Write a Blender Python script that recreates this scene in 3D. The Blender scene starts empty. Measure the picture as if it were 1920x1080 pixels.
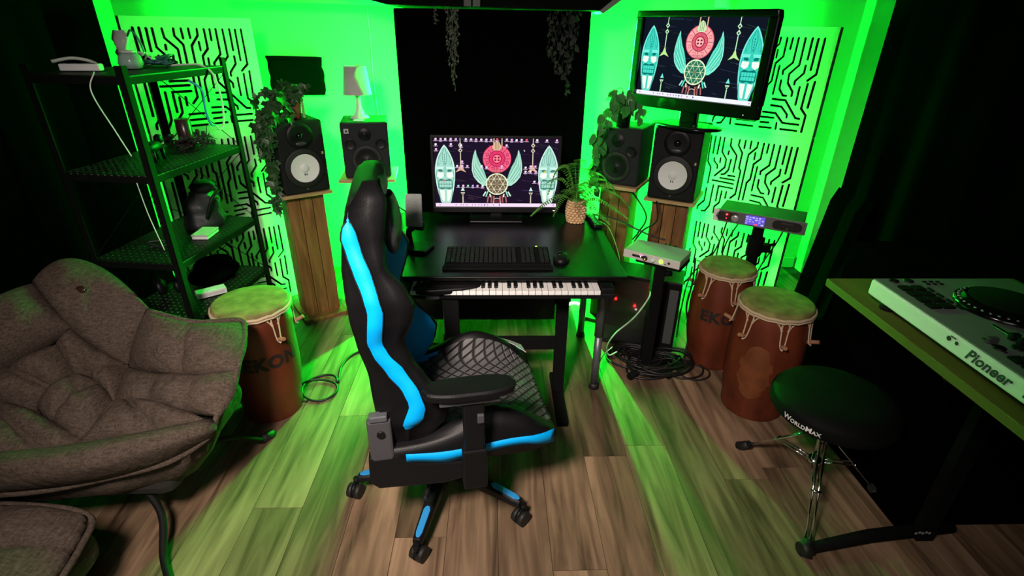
import bpy, bmesh, math, random
from mathutils import Vector, Matrix, Euler
R = math.radians
random.seed(11)
sc = bpy.context.scene
C = sc.collection

# ---------------------------------------------------------------- camera
cd = bpy.data.cameras.new('camera'); cam = bpy.data.objects.new('camera', cd); C.objects.link(cam)
cd.sensor_fit = 'HORIZONTAL'; cd.sensor_width = 36.0; cd.lens = 987.37 / 1920 * 36.0; cd.clip_start = .02
_p, _y, _r = R(26.3135), R(2.0185), R(.87786)
_f = Vector((math.sin(_y)*math.cos(_p), math.cos(_y)*math.cos(_p), -math.sin(_p)))
_rt = Vector((math.cos(_y), -math.sin(_y), 0)); _up = _rt.cross(_f)
_r2 = _rt*math.cos(_r) + _up*math.sin(_r); _u2 = -_rt*math.sin(_r) + _up*math.cos(_r)
cam.matrix_world = Matrix(((_r2.x, _u2.x, -_f.x, 0), (_r2.y, _u2.y, -_f.y, 0), (_r2.z, _u2.z, -_f.z, 1.6), (0, 0, 0, 1)))
sc.camera = cam
# ---------------------------------------------------------------- world, lights, exposure
w = bpy.data.worlds.new('world'); sc.world = w; w.use_nodes = True
w.node_tree.nodes['Background'].inputs[0].default_value = (.5, .7, .6, 1)
w.node_tree.nodes['Background'].inputs[1].default_value = .004
sc.view_settings.view_transform = 'Standard'; sc.view_settings.look = 'None'
sc.view_settings.exposure = 0; sc.view_settings.gamma = 1; sc.view_settings.use_curve_mapping = False
def area(name, loc, to, sx, sy, power, col, spread=180):
    l = bpy.data.lights.new(name, 'AREA'); l.shape = 'RECTANGLE'; l.size = sx; l.size_y = sy
    l.energy = power; l.color = col; l.spread = R(spread)
    o = bpy.data.objects.new(name, l); C.objects.link(o); o.location = loc
    o.rotation_euler = (Vector(to) - Vector(loc)).to_track_quat('-Z', 'Y').to_euler(); return o
FILL = area('ceiling_lamp_light', (-.5, -.05, 2.15), (-.28, 1.6, .55), .3, .3, 24, (1, .84, .75), 88)
FILL2 = area('ambient_fill_light', (.1, -.95, 1.9), (0, 2.0, .8), .9, .9, 4.5, (.95, 1, .93))  # added weak ambient fill from behind the camera; no doorway stands there
GREEN = (.004, 1, .03)
LED_STRENGTH = 3700

# ---------------------------------------------------------------- helpers
def lin(c):
    c = [v/255 for v in c[:3]]
    return tuple(v/12.92 if v <= .04045 else ((v+.055)/1.055)**2.4 for v in c) + (1,)
def mat(name, col, rough=.6, metal=0, emit=None, es=1, spec=.5, noise=None, bump=None, coat=0, trans=0, rnd=0):
    m = bpy.data.materials.new(name); m.use_nodes = True; nt = m.node_tree; b = nt.nodes['Principled BSDF']
    b.inputs['Base Color'].default_value = (*col[:3], 1); b.inputs['Roughness'].default_value = rough
    b.inputs['Metallic'].default_value = metal; b.inputs['Specular IOR Level'].default_value = spec
    b.inputs['Coat Weight'].default_value = coat; b.inputs['Transmission Weight'].default_value = trans
    if emit: b.inputs['Emission Color'].default_value = (*emit[:3], 1); b.inputs['Emission Strength'].default_value = es
    tc = nt.nodes.new('ShaderNodeTexCoord')
    if noise:   # (scale, amount, stretch)
        mp = nt.nodes.new('ShaderNodeMapping'); mp.inputs['Scale'].default_value = noise[2] if len(noise) > 2 else (1, 1, 1)
        n = nt.nodes.new('ShaderNodeTexNoise'); n.inputs['Scale'].default_value = noise[0]; n.inputs['Detail'].default_value = 5
        r = nt.nodes.new('ShaderNodeMapRange'); r.inputs['From Min'].default_value = .3; r.inputs['From Max'].default_value = .7
        r.inputs['To Min'].default_value = 1-noise[1]; r.inputs['To Max'].default_value = 1+noise[1]
        mx = nt.nodes.new('ShaderNodeVectorMath'); mx.operation = 'SCALE'; mx.inputs[0].default_value = col[:3]
        nt.links.new(tc.outputs['Object'], mp.inputs[0]); nt.links.new(mp.outputs[0], n.inputs['Vector'])
        nt.links.new(n.outputs['Fac'], r.inputs['Value']); nt.links.new(r.outputs[0], mx.inputs['Scale'])
        nt.links.new(mx.outputs[0], b.inputs['Base Color'])
    if bump:    # (scale, strength, stretch)
        mp = nt.nodes.new('ShaderNodeMapping'); mp.inputs['Scale'].default_value = bump[2] if len(bump) > 2 else (1, 1, 1)
        n = nt.nodes.new('ShaderNodeTexNoise'); n.inputs['Scale'].default_value = bump[0]; n.inputs['Detail'].default_value = 4
        bp = nt.nodes.new('ShaderNodeBump'); bp.inputs['Strength'].default_value = bump[1]; bp.inputs['Distance'].default_value = .004
        nt.links.new(tc.outputs['Object'], mp.inputs[0]); nt.links.new(mp.outputs[0], n.inputs['Vector'])
        nt.links.new(n.outputs['Fac'], bp.inputs['Height']); nt.links.new(bp.outputs[0], b.inputs['Normal'])
    return m
def wood(name, c1, c2, c3, axis=2, scale=7, rnd=.35, rough=.55):
    m = bpy.data.materials.new(name); m.use_nodes = True; nt = m.node_tree; L = nt.links; b = nt.nodes['Principled BSDF']
    b.inputs['Roughness'].default_value = rough
    tc = nt.nodes.new('ShaderNodeTexCoord'); oi = nt.nodes.new('ShaderNodeObjectInfo')
    off = nt.nodes.new('ShaderNodeVectorMath'); off.operation = 'SCALE'; off.inputs[0].default_value = (13, 17, 7)
    L.new(oi.outputs['Random'], off.inputs['Scale'])
    ad = nt.nodes.new('ShaderNodeVectorMath'); L.new(tc.outputs['Object'], ad.inputs[0]); L.new(off.outputs[0], ad.inputs[1])
    mp = nt.nodes.new('ShaderNodeMapping'); s = [1, 1, 1]; s[axis] = .09; mp.inputs['Scale'].default_value = s
    L.new(ad.outputs[0], mp.inputs[0])
    n = nt.nodes.new('ShaderNodeTexNoise'); n.inputs['Scale'].default_value = scale*3; n.inputs['Detail'].default_value = 8; n.inputs['Distortion'].default_value = 1.2
    L.new(mp.outputs[0], n.inputs['Vector'])
    mp2 = nt.nodes.new('ShaderNodeMapping'); s = [1, 1, 1]; s[axis] = .22; mp2.inputs['Scale'].default_value = s
    L.new(ad.outputs[0], mp2.inputs[0])
    n2 = nt.nodes.new('ShaderNodeTexNoise'); n2.inputs['Scale'].default_value = scale; n2.inputs['Detail'].default_value = 3
    L.new(mp2.outputs[0], n2.inputs['Vector'])
    cr = nt.nodes.new('ShaderNodeValToRGB'); cr.color_ramp.elements[0].position = .33; cr.color_ramp.elements[0].color = (*c1, 1)
    cr.color_ramp.elements[1].position = .66; cr.color_ramp.elements[1].color = (*c3, 1)
    e = cr.color_ramp.elements.new(.5); e.color = (*c2, 1)
    mx = nt.nodes.new('ShaderNodeMath'); mx.operation = 'MULTIPLY_ADD'; mx.inputs[1].default_value = .6
    m3 = nt.nodes.new('ShaderNodeMath'); m3.operation = 'MULTIPLY'; m3.inputs[1].default_value = .4
    L.new(n2.outputs['Fac'], m3.inputs[0]); L.new(n.outputs['Fac'], mx.inputs[0]); L.new(m3.outputs[0], mx.inputs[2])
    L.new(mx.outputs[0], cr.inputs['Fac'])
    hv = nt.nodes.new('ShaderNodeMapRange'); hv.inputs['To Min'].default_value = 1-rnd; hv.inputs['To Max'].default_value = 1+rnd
    L.new(oi.outputs['Random'], hv.inputs['Value'])
    sv = nt.nodes.new('ShaderNodeVectorMath'); sv.operation = 'SCALE'; L.new(cr.outputs[0], sv.inputs[0]); L.new(hv.outputs[0], sv.inputs['Scale'])
    L.new(sv.outputs[0], b.inputs['Base Color'])
    bp = nt.nodes.new('ShaderNodeBump'); bp.inputs['Strength'].default_value = .25; bp.inputs['Distance'].default_value = .002
    L.new(n.outputs['Fac'], bp.inputs['Height']); L.new(bp.outputs[0], b.inputs['Normal'])
    return m

class B:
    """collects shapes, then becomes one mesh"""
    def __init__(s): s.v = []; s.f = []; s.mi = []; s.sm = []
    def add(s, vs, fs, M=None, mi=0, sm=False):
        o = len(s.v)
        s.v += [tuple(M @ Vector(v)) for v in vs] if M is not None else [tuple(v) for v in vs]
        for f in fs: s.f.append([o+i for i in f]); s.mi.append(mi); s.sm.append(sm)
        return s
    def box(s, c, d, M=None, mi=0):
        x, y, z = c; a, b, e = d[0]/2, d[1]/2, d[2]/2
        vs = [(x+i*a, y+j*b, z+k*e) for i in (-1, 1) for j in (-1, 1) for k in (-1, 1)]
        return s.add(vs, [(0, 1, 3, 2), (4, 6, 7, 5), (0, 4, 5, 1), (2, 3, 7, 6), (0, 2, 6, 4), (1, 5, 7, 3)], M, mi)
    def cyl(s, p0, p1, r0, r1=None, n=16, mi=0, M=None):
        r1 = r0 if r1 is None else r1; p0 = Vector(p0); p1 = Vector(p1); q = (p1-p0).to_track_quat('Z', 'Y')
        vs = []
        for p, r in ((p0, r0), (p1, r1)):
            for i in range(n):
                a = 2*math.pi*i/n; vs.append(p + q @ Vector((r*math.cos(a), r*math.sin(a), 0)))
        s.add(vs, [(i, (i+1) % n, n+(i+1) % n, n+i) for i in range(n)], M, mi, True)
        s.add(vs[:n], [tuple(range(n))[::-1]], M, mi); s.add(vs[n:], [tuple(range(n))], M, mi); return s
    def lathe(s, prof, n=24, M=None, mi=0, sm=True):
        vs = []; fs = []; k = len(prof)
        for i in range(n):
            a = 2*math.pi*i/n
            for r, z in prof: vs.append((r*math.cos(a), r*math.sin(a), z))
        for i in range(n):
            for j in range(k-1):
                a, b = i*k+j, ((i+1) % n)*k+j; fs.append((a, b, b+1, a+1))
        return s.add(vs, fs, M, mi, sm)
    def tube(s, pts, r, n=6, mi=0, closed=False, M=None):
        P = [Vector(p) for p in pts]; m = len(P); vs = []; rr = r if isinstance(r, (list, tuple)) else [r]*m
        up = None
        for i in range(m):
            t = (P[(i+1) % m]-P[i-1]) if closed else (P[min(i+1, m-1)]-P[max(i-1, 0)])
            if t.length < 1e-9: t = Vector((0, 0, 1))
            t.normalize()
            if up is None: up = Vector((0, 0, 1)) if abs(t.z) < .9 else Vector((1, 0, 0))
            a = t.cross(up); a.normalize(); b = a.cross(t); up = b
            for j in range(n):
                th = 2*math.pi*j/n; vs.append(P[i] + (a*math.cos(th)+b*math.sin(th))*rr[i])
        fs = []
        for i in range(m if closed else m-1):
            for j in range(n):
                k = (i+1) % m; fs.append((i*n+j, i*n+(j+1) % n, k*n+(j+1) % n, k*n+j))
        s.add(vs, fs, M, mi, True)
        if not closed: s.add(vs[:n], [tuple(range(n))[::-1]], M, mi); s.add(vs[-n:], [tuple(range(n))], M, mi)
        return s
    def prism(s, pts, z0, z1, M=None, mi=0):
        n = len(pts); vs = [(x, y, z0) for x, y in pts]+[(x, y, z1) for x, y in pts]
        s.add(vs, [(i, (i+1) % n, n+(i+1) % n, n+i) for i in range(n)]+[tuple(range(n))[::-1], tuple(range(n, 2*n))], M, mi); return s
    def grid(s, rows, M=None, mi=0, closed=False, sm=True):
        n = len(rows[0]); vs = [p for r in rows for p in r]; fs = []
        for i in range(len(rows)-1):
            for j in range(n if closed else n-1):
                k = (j+1) % n; fs.append((i*n+j, i*n+k, (i+1)*n+k, (i+1)*n+j))
        return s.add(vs, fs, M, mi, sm)
    def ball(s, c, r, n=10, M=None, mi=0):
        rx, ry, rz = r if isinstance(r, (tuple, list)) else (r, r, r); m = n//2+1
        rows = [[(c[0]+rx*math.sin(math.pi*i/m)*math.cos(2*math.pi*j/n), c[1]+ry*math.sin(math.pi*i/m)*math.sin(2*math.pi*j/n), c[2]+rz*math.cos(math.pi*i/m)) for j in range(n)] for i in range(m+1)]
        return s.grid(rows, M, mi, True)
    def mesh(s, name):
        me = bpy.data.meshes.new(name); me.from_pydata(s.v, [], s.f); me.polygons.foreach_set('material_index', s.mi)
        me.polygons.foreach_set('use_smooth', s.sm)
        bm = bmesh.new(); bm.from_mesh(me); bmesh.ops.remove_doubles(bm, verts=bm.verts, dist=1e-6)
        bmesh.ops.recalc_face_normals(bm, faces=bm.faces); bm.to_mesh(me); bm.free(); return me
def put(name, b, m, parent=None, loc=(0, 0, 0), rz=0, rot=None, bevel=0, seg=2, sub=0, solid=0):
    me = b.mesh(name) if isinstance(b, B) else b
    if not me.materials:
        for x in (m if isinstance(m, (list, tuple)) else [m]): me.materials.append(x)
    o = bpy.data.objects.new(name, me); C.objects.link(o); o.location = loc
    o.rotation_euler = rot if rot is not None else (0, 0, rz)
    if parent is not None: o.parent = parent
    if solid: d = o.modifiers.new('t', 'SOLIDIFY'); d.thickness = solid
    if bevel:
        d = o.modifiers.new('b', 'BEVEL'); d.width = bevel; d.segments = seg; d.limit_method = 'ANGLE'; d.angle_limit = R(40)
    if sub: d = o.modifiers.new('s', 'SUBSURF'); d.levels = sub; d.render_levels = sub
    return o
def tag(o, label=None, cat=None, group=None, kind=None):
    if label: o['label'] = label
    if cat: o['category'] = cat
    if group: o['group'] = group
    if kind: o['kind'] = kind
    return o
def thing(name, label, cat, loc=(0, 0, 0), rz=0, group=None):
    o = bpy.data.objects.new(name, None); C.objects.link(o); o.location = loc; o.rotation_euler = (0, 0, rz)
    o.empty_display_size = .05
    return tag(o, label, cat, group)
def struct(name, b, m, **k): return tag(put(name, b, m, **k), kind='structure')
def dup(root, loc=None, rz=None, label=None, parent=None):
    def cp(o, par):
        c = o.copy(); C.objects.link(c); c.parent = par
        for ch in kids(o): cp(ch, c)
        return c
    r = cp(root, parent)
    if loc is not None: r.location = loc
    if rz is not None: r.rotation_euler = (0, 0, rz)
    if label: r['label'] = label
    return r
def kids(o): return [c for c in list(C.objects) if c.parent is o]
def spline(pts, k=8):
    P = [Vector(p) for p in pts]; P = [P[0]*2-P[1]]+P+[P[-1]*2-P[-2]]; out = []
    for i in range(1, len(P)-2):
        a, b, c, d = P[i-1:i+3]
        for j in range(k):
            t = j/k; out.append(.5*((2*b)+(c-a)*t+(2*a-5*b+4*c-d)*t*t+(3*b-a-3*c+d)*t**3))
    out.append(P[-2]); return out
def interp(tab, z):
    tab = sorted(tab)
    if z <= tab[0][0]: return tab[0][1]
    for (a, x), (b, y) in zip(tab, tab[1:]):
        if z <= b: t = (z-a)/(b-a); t = t*t*(3-2*t)*.4+t*.6; return x+(y-x)*t
    return tab[-1][1]
def text_mesh(s, size, ext=.0006, font_shear=0, res=3, bold=0, space=1, caps=False):
    cu = bpy.data.curves.new('text', 'FONT'); cu.body = s; cu.size = size; cu.extrude = ext; cu.align_x = 'CENTER'; cu.align_y = 'CENTER'
    cu.shear = font_shear; cu.resolution_u = res; cu.offset = bold; cu.space_character = space
    if caps:
        cu.small_caps_scale = .74
        for f_ in cu.body_format: f_.use_small_caps = True
    o = bpy.data.objects.new('text', cu); C.objects.link(o); bpy.context.view_layer.update()
    me = bpy.data.meshes.new_from_object(o.evaluated_get(bpy.context.evaluated_depsgraph_get()))
    bpy.data.objects.remove(o); return me

# ---------------------------------------------------------------- materials
BLK = mat('black_plastic', (.005, .0055, .006), .45, spec=.25)
BLKM = mat('black_matt', (.004, .0045, .0045), .85, spec=.1)
GLOSS = mat('gloss_black', (.004, .004, .004), .15)
CLOTH = mat('black_cloth', (.0012, .0014, .0013), 1, spec=0, bump=(120, .3))
WALLM = mat('wall_paint', (.30, .33, .30), .8, noise=(3, .05), spec=.1)
PANELM = mat('panel_paint', (.60, .64, .60), .7, noise=(4, .04), spec=.1)
PANELE = mat('panel_edge', (.16, .17, .16), .8)
CEILM = mat('ceiling_black', (.005, .006, .005), .95, spec=.05)
LEATH = mat('black_leatherette', (.0045, .0045, .005), .45, spec=.22, bump=(300, .15))
CYAN = mat('cyan_leatherette', (0, .36, .85), .5, spec=.2, bump=(300, .1))
DGREY = mat('dark_grey_plastic', (.05, .05, .055), .55)
MGREY = mat('grey_metal', (.16, .17, .19), .4, .6)
CHROME = mat('chrome', (.75, .77, .8), .12, 1)
WHITE = mat('white_plastic', (.72, .75, .74), .45)
KEYW = mat('key_white', (.8, .8, .78), .35)
KEYB = mat('key_black', (.01, .01, .01), .3)
CONE = mat('speaker_cone_white', (.82, .84, .84), .6)
RUBBER = mat('rubber', (.008, .008, .008), .6)
SPK = mat('speaker_cabinet', (.007, .0075, .0085), .7, spec=.25, bump=(200, .2))
SPK2 = mat('speaker_cabinet_grey', (.015, .017, .02), .75, spec=.25, bump=(200, .2))
PINE = wood('pine_wood', (.12, .045, .012), (.24, .10, .03), (.36, .18, .065), 2, 9, .15)
BOARD = wood('pine_board', (.35, .22, .10), (.5, .33, .16), (.6, .42, .22), 0, 9, .1)
PLANK = wood('floor_plank', (.042, .024, .014), (.185, .118, .07), (.34, .225, .14), 1, 6, .36, rough=.5)
DRUMW = mat('drum_wood', (.13, .027, .011), .45, spec=.3, noise=(9, .45, (1, 1, .35)), bump=(20, .3))
SKIN = mat('drum_skin', (.22, .21, .06), .8, noise=(18, .35), bump=(60, .5))
ROPE = mat('cream_rope', (.55, .42, .28), .9)
PEG = mat('drum_peg', (.32, .15, .08), .7)
INK = mat('black_ink', (.012, .008, .006), .7)
LEAF = mat('ivy_leaf', (.022, .075, .02), .45, noise=(30, .4))
LEAF2 = mat('pothos_leaf', (.05, .22, .05), .4, noise=(30, .4))
FERN = mat('fern_leaf', (.10, .30, .04), .5, noise=(40, .35))
DRY = mat('pale_vine', (.10, .12, .085), .8)
WICK = mat('wicker', (.72, .48, .25), .75, noise=(30, .12))
TERRA = mat('terracotta', (.35, .14, .06), .8, noise=(12, .3))
DESKM = mat('desk_black', (.002, .0022, .002), .33, spec=.4, noise=(60, .3))
GREYCL = mat('pale_grey_cloth', (.30, .32, .30), .9, noise=(200, .15))
PLY = mat('plywood_edge', (.11, .09, .017), .6, noise=(25, .25, (1, .1, 1)))
CABLE = mat('black_cable', (.008, .008, .008), .5)
CABW = mat('white_cable', (.6, .65, .6), .5)
CABB = mat('blue_cable', (.03, .22, .5), .4)
SHELFM = mat('shelf_metal', (.002, .0028, .002), .8, spec=.1)
def emi(name, c, s): return mat(name, (0, 0, 0), .5, emit=c, es=s)
RED = emi('red_led', (1, .01, .015), 22); WLED = emi('white_led', (1, .8, .7), 5); GLED = emi('lime_led', (.35, 1, .03), 3)
LED = emi('green_led_strip', GREEN, LED_STRENGTH)
LEDDOT = emi('green_led_end', (.25, 1, .3), 6)
# ================================================================= SETTING
b = B(); b.box((0, 1.3, -.03), (5.2, 5.2, .05)); floor = struct('floor', b, mat('floor_base', (.02, .015, .01), .8))
PW, PL = .18, 1.22
pm = {}
def plank_mesh(l):
    k = round(l, 3)
    if k not in pm:
        bb = B(); bb.box((0, 0, -.002), (PW-.0016, l-.002, .006)); me = bb.mesh('plank'); me.materials.append(PLANK); pm[k] = me
    return pm[k]
x0 = .009-PW*12
rowoff = {}
for i in range(26):
    x = x0+(i+.5)*PW
    if abs(x) > 2.2: continue
    y = 3.6-PL*((i*.37+.21*(i % 3)) % 1)
    y1 = 3.6; ys = [3.6]
    t = y
    while t > .55: ys.append(t); t -= PL
    ys.append(.55)
    for a, c in zip(ys, ys[1:]):
        if a-c < .03: continue
        o = put('plank', plank_mesh(a-c), PLANK, floor, (x, (a+c)/2, -.0005*random.random()))
# walls
struct('wall_back', B().box((0, 3.65, 1.2), (4.74, .1, 2.5)), WALLM)
struct('wall_left', B().box((-2.32, 1.3, 1.2), (.1, 4.8, 2.5)), WALLM)
struct('wall_right', B().box((2.32, 1.3, 1.2), (.1, 4.8, 2.5)), WALLM)
struct('wall_front', B().box((0, -1.15, 1.2), (4.74, .1, 2.5)), CEILM)
struct('ceiling', B().box((0, 1.3, 2.48), (4.74, 5.0, .06)), CEILM)
struct('baseboard_back', B().box((0, 3.592, .04), (4.5, .016, .08)), WALLM, bevel=.003)
# dark soffit over the middle of the bay, white trim along its edges
def xz(pts, y0, y1):      # polygon in the x-z plane, thickness in y
    b = B(); n = len(pts); vs = [(x, y0, z) for x, z in pts]+[(x, y1, z) for x, z in pts]
    return b.add(vs, [(i, (i+1) % n, n+(i+1) % n, n+i) for i in range(n)]+[tuple(range(n))[::-1], tuple(range(n, 2*n))])
struct('trim_1', xz([(-.90, 1.78), (-.545, 1.695), (.525, 1.683), (.62, 1.76), (.78, 1.95), (.78, 2.45), (-.90, 2.45)], 3.0, 3.58), CEILM)
struct('trim_2', xz([(.525, 1.68), (.62, 1.755), (.78, 1.945), (.80, 1.93), (.64, 1.735), (.545, 1.668)], 2.99, 3.59), WALLM)
struct('trim_3', xz([(-.56, 1.70), (-1.5, 1.715), (-1.5, 1.75), (-.90, 1.78), (-.56, 1.72)], 3.3, 3.59), WALLM)
struct('trim_4', B().box((-1.0, 3.55, 1.93), (1.3, .05, .03)), WALLM)
# black fabric panel in the middle of the bay
t = thing('acoustic_screen', 'tall black fabric acoustic panel standing behind the desk monitor', 'acoustic panel', (-.012, 3.04, 0))
put('fabric_face', B().box((0, -.02, .84), (1.0, .04, 1.68)), CLOTH, t, bevel=.006)
put('frame', B().box((0, .025, .84), (.97, .05, 1.66)), BLKM, t)
# side curtains
def curtain(x, y0, y1, sgn, label):
    t = thing('curtain', label, 'curtain', (x, 0, 0))
    rows = [];  n = 90
    for z in (0.01, .8, 1.6, 2.44):
        rows.append([(sgn*.012*math.sin(i*.9)*(1.25-.3*z), y0+(y1-y0)*i/n, z) for i in range(n+1)])
    put('drape', B().grid(rows), CLOTH, t, solid=.01)
    return t
curtain(-2.0, -1.05, 3.03, 1, 'black curtain covering the wall beside the wire shelf')
curtain(2.0, -1.05, 2.93, -1, 'black curtain covering the wall beyond the turntable deck')
t = thing('fabric_baffle', 'black cloth baffle leaning at the foot of the dark curtain beside the tall drums', 'baffle', (0, 0, 0))
put('baffle_body', xz([(1.985, .02), (1.83, .02), (1.895, .135), (1.955, .725), (1.985, .80), (1.985, .80)][:5], 2.6, 2.93), CLOTH, t)
t = thing('floor_gap_cover', 'low black cloth added to cover lit floor behind the draped cabinet', 'cloth', (0, 0, 0))
put('lower_fold', B().prism([(1.84, 2.9), (1.50, 1.96), (1.97, 1.96), (1.97, 2.9)], .004, .10), CLOTH, t, bevel=.03, seg=3)  # added black mass, hides a gap of green-lit floor
put('upper_fold', B().prism([(1.88, 2.55), (1.60, 1.97), (1.97, 1.97), (1.97, 2.55)], .10, .28), CLOTH, t, bevel=.05, seg=3)
# dark covered cabinet under the deck table
t = thing('draped_cabinet', 'black cloth-draped cabinet under the turntable table', 'cabinet', (1.72, 1.62, 0))
put('cabinet_body', B().box((0, 0, .43), (.55, .66, .84)), CLOTH, t, bevel=.01)
put('cloth_hem', B().box((-.002, 0, .02), (.565, .675, .03)), CLOTH, t, bevel=.005)

# LED strips (visible light sources of the room)
def led(loc, h, nx, label, z0=.05, shield=None):
    t = thing('led_strip', label, 'led strip', loc, 0, None)
    put('backing_tape', B().box((0, 0, z0+h/2), (.004, .012, h)), BLK, t)
    put('diodes', B().box((nx*.0045, 0, z0+h/2), (.004, .010, h)), LED, t)
    if shield: put('light_shield', B().box((shield, .002, z0+h/2), (.002, .045, h+.01)), BLK, t)  # added opaque plate, keeps the strip's green light off the curtain
    return t
led((-.506, 3.10, 0), 1.6, -1, 'green led strip along the left edge of the black fabric panel')
led((.484, 3.10, 0), 1.6, 1, 'green led strip along the right edge of the black fabric panel')
led((-1.745, 2.86, 0), 1.45, -1, 'green led strip behind the outer edge of the left grooved panels', shield=-.014)
led((1.715, 2.945, 0), 1.45, 1, 'green led strip behind the outer edge of the right grooved panels', shield=.014)
t = thing('led_strip', 'bright loose end of a green led strip curled on the floor behind the desk leg', 'led strip', (.50, 2.97, 0))
put('strip_end', B().tube(spline([(-.045, -.01, .014), (-.01, .0, .022), (.02, .005, .02), (.040, .0, .014)], 5), .0095), LEDDOT, t)
put('lead_wire', B().tube(spline([(.035, 0, .01), (.06, -.12, .004), (.03, -.22, .03), (.05, -.3, .003)], 8), .002), CABW, t)

# ================================================================= GROOVED PANELS
GR = [[(0.077,0.908),(0.081,0.628),(0.125,0.566),(0.123,0.384)],[(0.121,0.908),(0.121,0.723)],[(0.17,0.904),(0.166,0.721)],[(0.212,0.904),(0.212,0.752),(0.268,0.677),(0.268,0.588),(0.18,0.479)],[(0.282,0.902),(0.285,0.828),(0.364,0.734),(0.361,0.555)],[(0.366,0.904),(0.362,0.845),(0.413,0.771),(0.41,0.606),(0.431,0.579),(0.427,0.316),(0.382,0.261)],[(0.422,0.904),(0.423,0.824)],[(0.478,0.904),(0.478,0.828)],[(0.543,0.902),(0.54,0.848),(0.475,0.763),(0.469,0.261)],[(0.598,0.9),(0.597,0.736),(0.543,0.673),(0.542,0.51),(0.514,0.466),(0.51,0.27)],[(0.644,0.9),(0.641,0.806)],[(0.692,0.902),(0.69,0.686),(0.622,0.61),(0.625,0.577)],[(0.748,0.9),(0.747,0.665),(0.68,0.582),(0.685,0.501),(0.743,0.421),(0.742,0.383)],[(0.805,0.902),(0.803,0.719)],[(0.852,0.898),(0.849,0.628)],[(0.902,0.902),(0.902,0.591),(0.843,0.532)],[(0.145,0.673),(0.148,0.643),(0.189,0.599),(0.192,0.567)],[(0.21,0.682),(0.21,0.632)],[(0.28,0.771),(0.277,0.734)],[(0.316,0.684),(0.31,0.567),(0.277,0.514),(0.245,0.506)],[(0.317,0.506),(0.385,0.508)],[(0.242,0.466),(0.385,0.466)],[(0.165,0.425),(0.385,0.423)],[(0.387,0.372),(0.242,0.372),(0.24,0.196)],[(0.057,0.553),(0.053,0.177)],[(0.119,0.325),(0.118,0.174),(0.06,0.098),(0.058,0.059)],[(0.187,0.373),(0.181,0.126),(0.144,0.054),(0.107,0.048)],[(0.285,0.323),(0.28,0.187),(0.235,0.126),(0.236,0.052)],[(0.333,0.322),(0.331,0.248)],[(0.537,0.793),(0.538,0.723)],[(0.583,0.652),(0.578,0.39)],[(0.624,0.519),(0.625,0.44),(0.668,0.381),(0.697,0.381)],[(0.8,0.664),(0.801,0.597),(0.742,0.521),(0.743,0.49)],[(0.793,0.47),(0.793,0.305)],[(0.585,0.342),(0.7,0.338),(0.818,0.181),(0.853,0.177)],[(0.583,0.281),(0.678,0.275),(0.741,0.205),(0.742,0.177)],[(0.525,0.211),(0.639,0.209),(0.718,0.122),(0.858,0.12)],[(0.517,0.161),(0.631,0.161)],[(0.52,0.109),(0.596,0.111)],[(0.52,0.059),(0.627,0.061)],[(0.667,0.116),(0.669,0.057)],[(0.711,0.061),(0.853,0.059)],[(0.907,0.525),(0.9,0.288)],[(0.853,0.503),(0.848,0.274),(0.899,0.214),(0.897,0.057)]]
GR += [[(.29, .112), (.47, .112)], [(.33, .165), (.45, .165)], [(.29, .058), (.455, .058)]]
def groove_panel_mesh(wd, ht, th=.012, gw=.0063):
    cu = bpy.data.curves.new('groove', 'CURVE'); cu.dimensions = '2D'; cu.fill_mode = 'BOTH'; cu.extrude = th/2
    def poly(pts):
        s = cu.splines.new('POLY'); s.points.add(len(pts)-1); s.use_cyclic_u = True
        for p, q in zip(s.points, pts): p.co = (q[0], q[1], 0, 1)
    poly([(0, 0), (wd, 0), (wd, ht), (0, ht)])
    for l in GR:
        P = [Vector((u*wd, v*ht)) for u, v in l]; Lf = []; Rt = []
        for i, p in enumerate(P):
            d0 = (P[i]-P[i-1]).normalized() if i else None; d1 = (P[i+1]-P[i]).normalized() if i < len(P)-1 else None
            if d0 is None: n = Vector((-d1.y, d1.x)); k = 1
            elif d1 is None: n = Vector((-d0.y, d0.x)); k = 1
            else:
                n = Vector((-(d0+d1).y, (d0+d1).x)).normalized(); k = 1/max(.5, n.dot(Vector((-d1.y, d1.x))))
            Lf.append(p+n*gw*k); Rt.append(p-n*gw*k)
        e = (P[-1]-P[-2]).normalized(); s = (P[0]-P[1]).normalized(); pe = Vector((-e.y, e.x)); ps = Vector((-s.y, s.x))
        capE = [P[-1]+(pe*math.cos(a)+e*math.sin(a))*gw for a in (math.pi/4, math.pi/2, 3*math.pi/4)]
        capS = [P[0]+(ps*math.cos(a)+s*math.sin(a))*gw for a in (math.pi/4, math.pi/2, 3*math.pi/4)]
        poly(Lf+capE+Rt[::-1]+capS)
    o = bpy.data.objects.new('g', cu); C.objects.link(o); bpy.context.view_layer.update()
    me = bpy.data.meshes.new_from_object(o.evaluated_get(bpy.context.evaluated_depsgraph_get())); bpy.data.objects.remove(o)
    me.transform(Matrix(((1, 0, 0, 0), (0, 0, -1, 0), (0, 1, 0, 0), (0, 0, 0, 1))))
    me.materials.clear(); me.materials.append(PANELM); return me
PH = .541
gm = groove_panel_mesh(.587, PH-.001)
FOAM = mat('black_foam', (.004, .004, .004), 1, spec=0)
def gpanel(loc, rz, label, grp):
    t = thing('grooved_panel', label, 'acoustic panel', loc, rz, grp)
    put('grooved_board', gm, PANELM, t, (0, .006, 0))
    put('foam_backing', B().box((.2935, .021, PH/2), (.583, .016, PH-.004)), FOAM, t)
    for bx in (.012, .575): put('side_batten', B().box((bx, .05, PH/2), (.02, .045, PH-.004)), PANELE, t)
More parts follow.
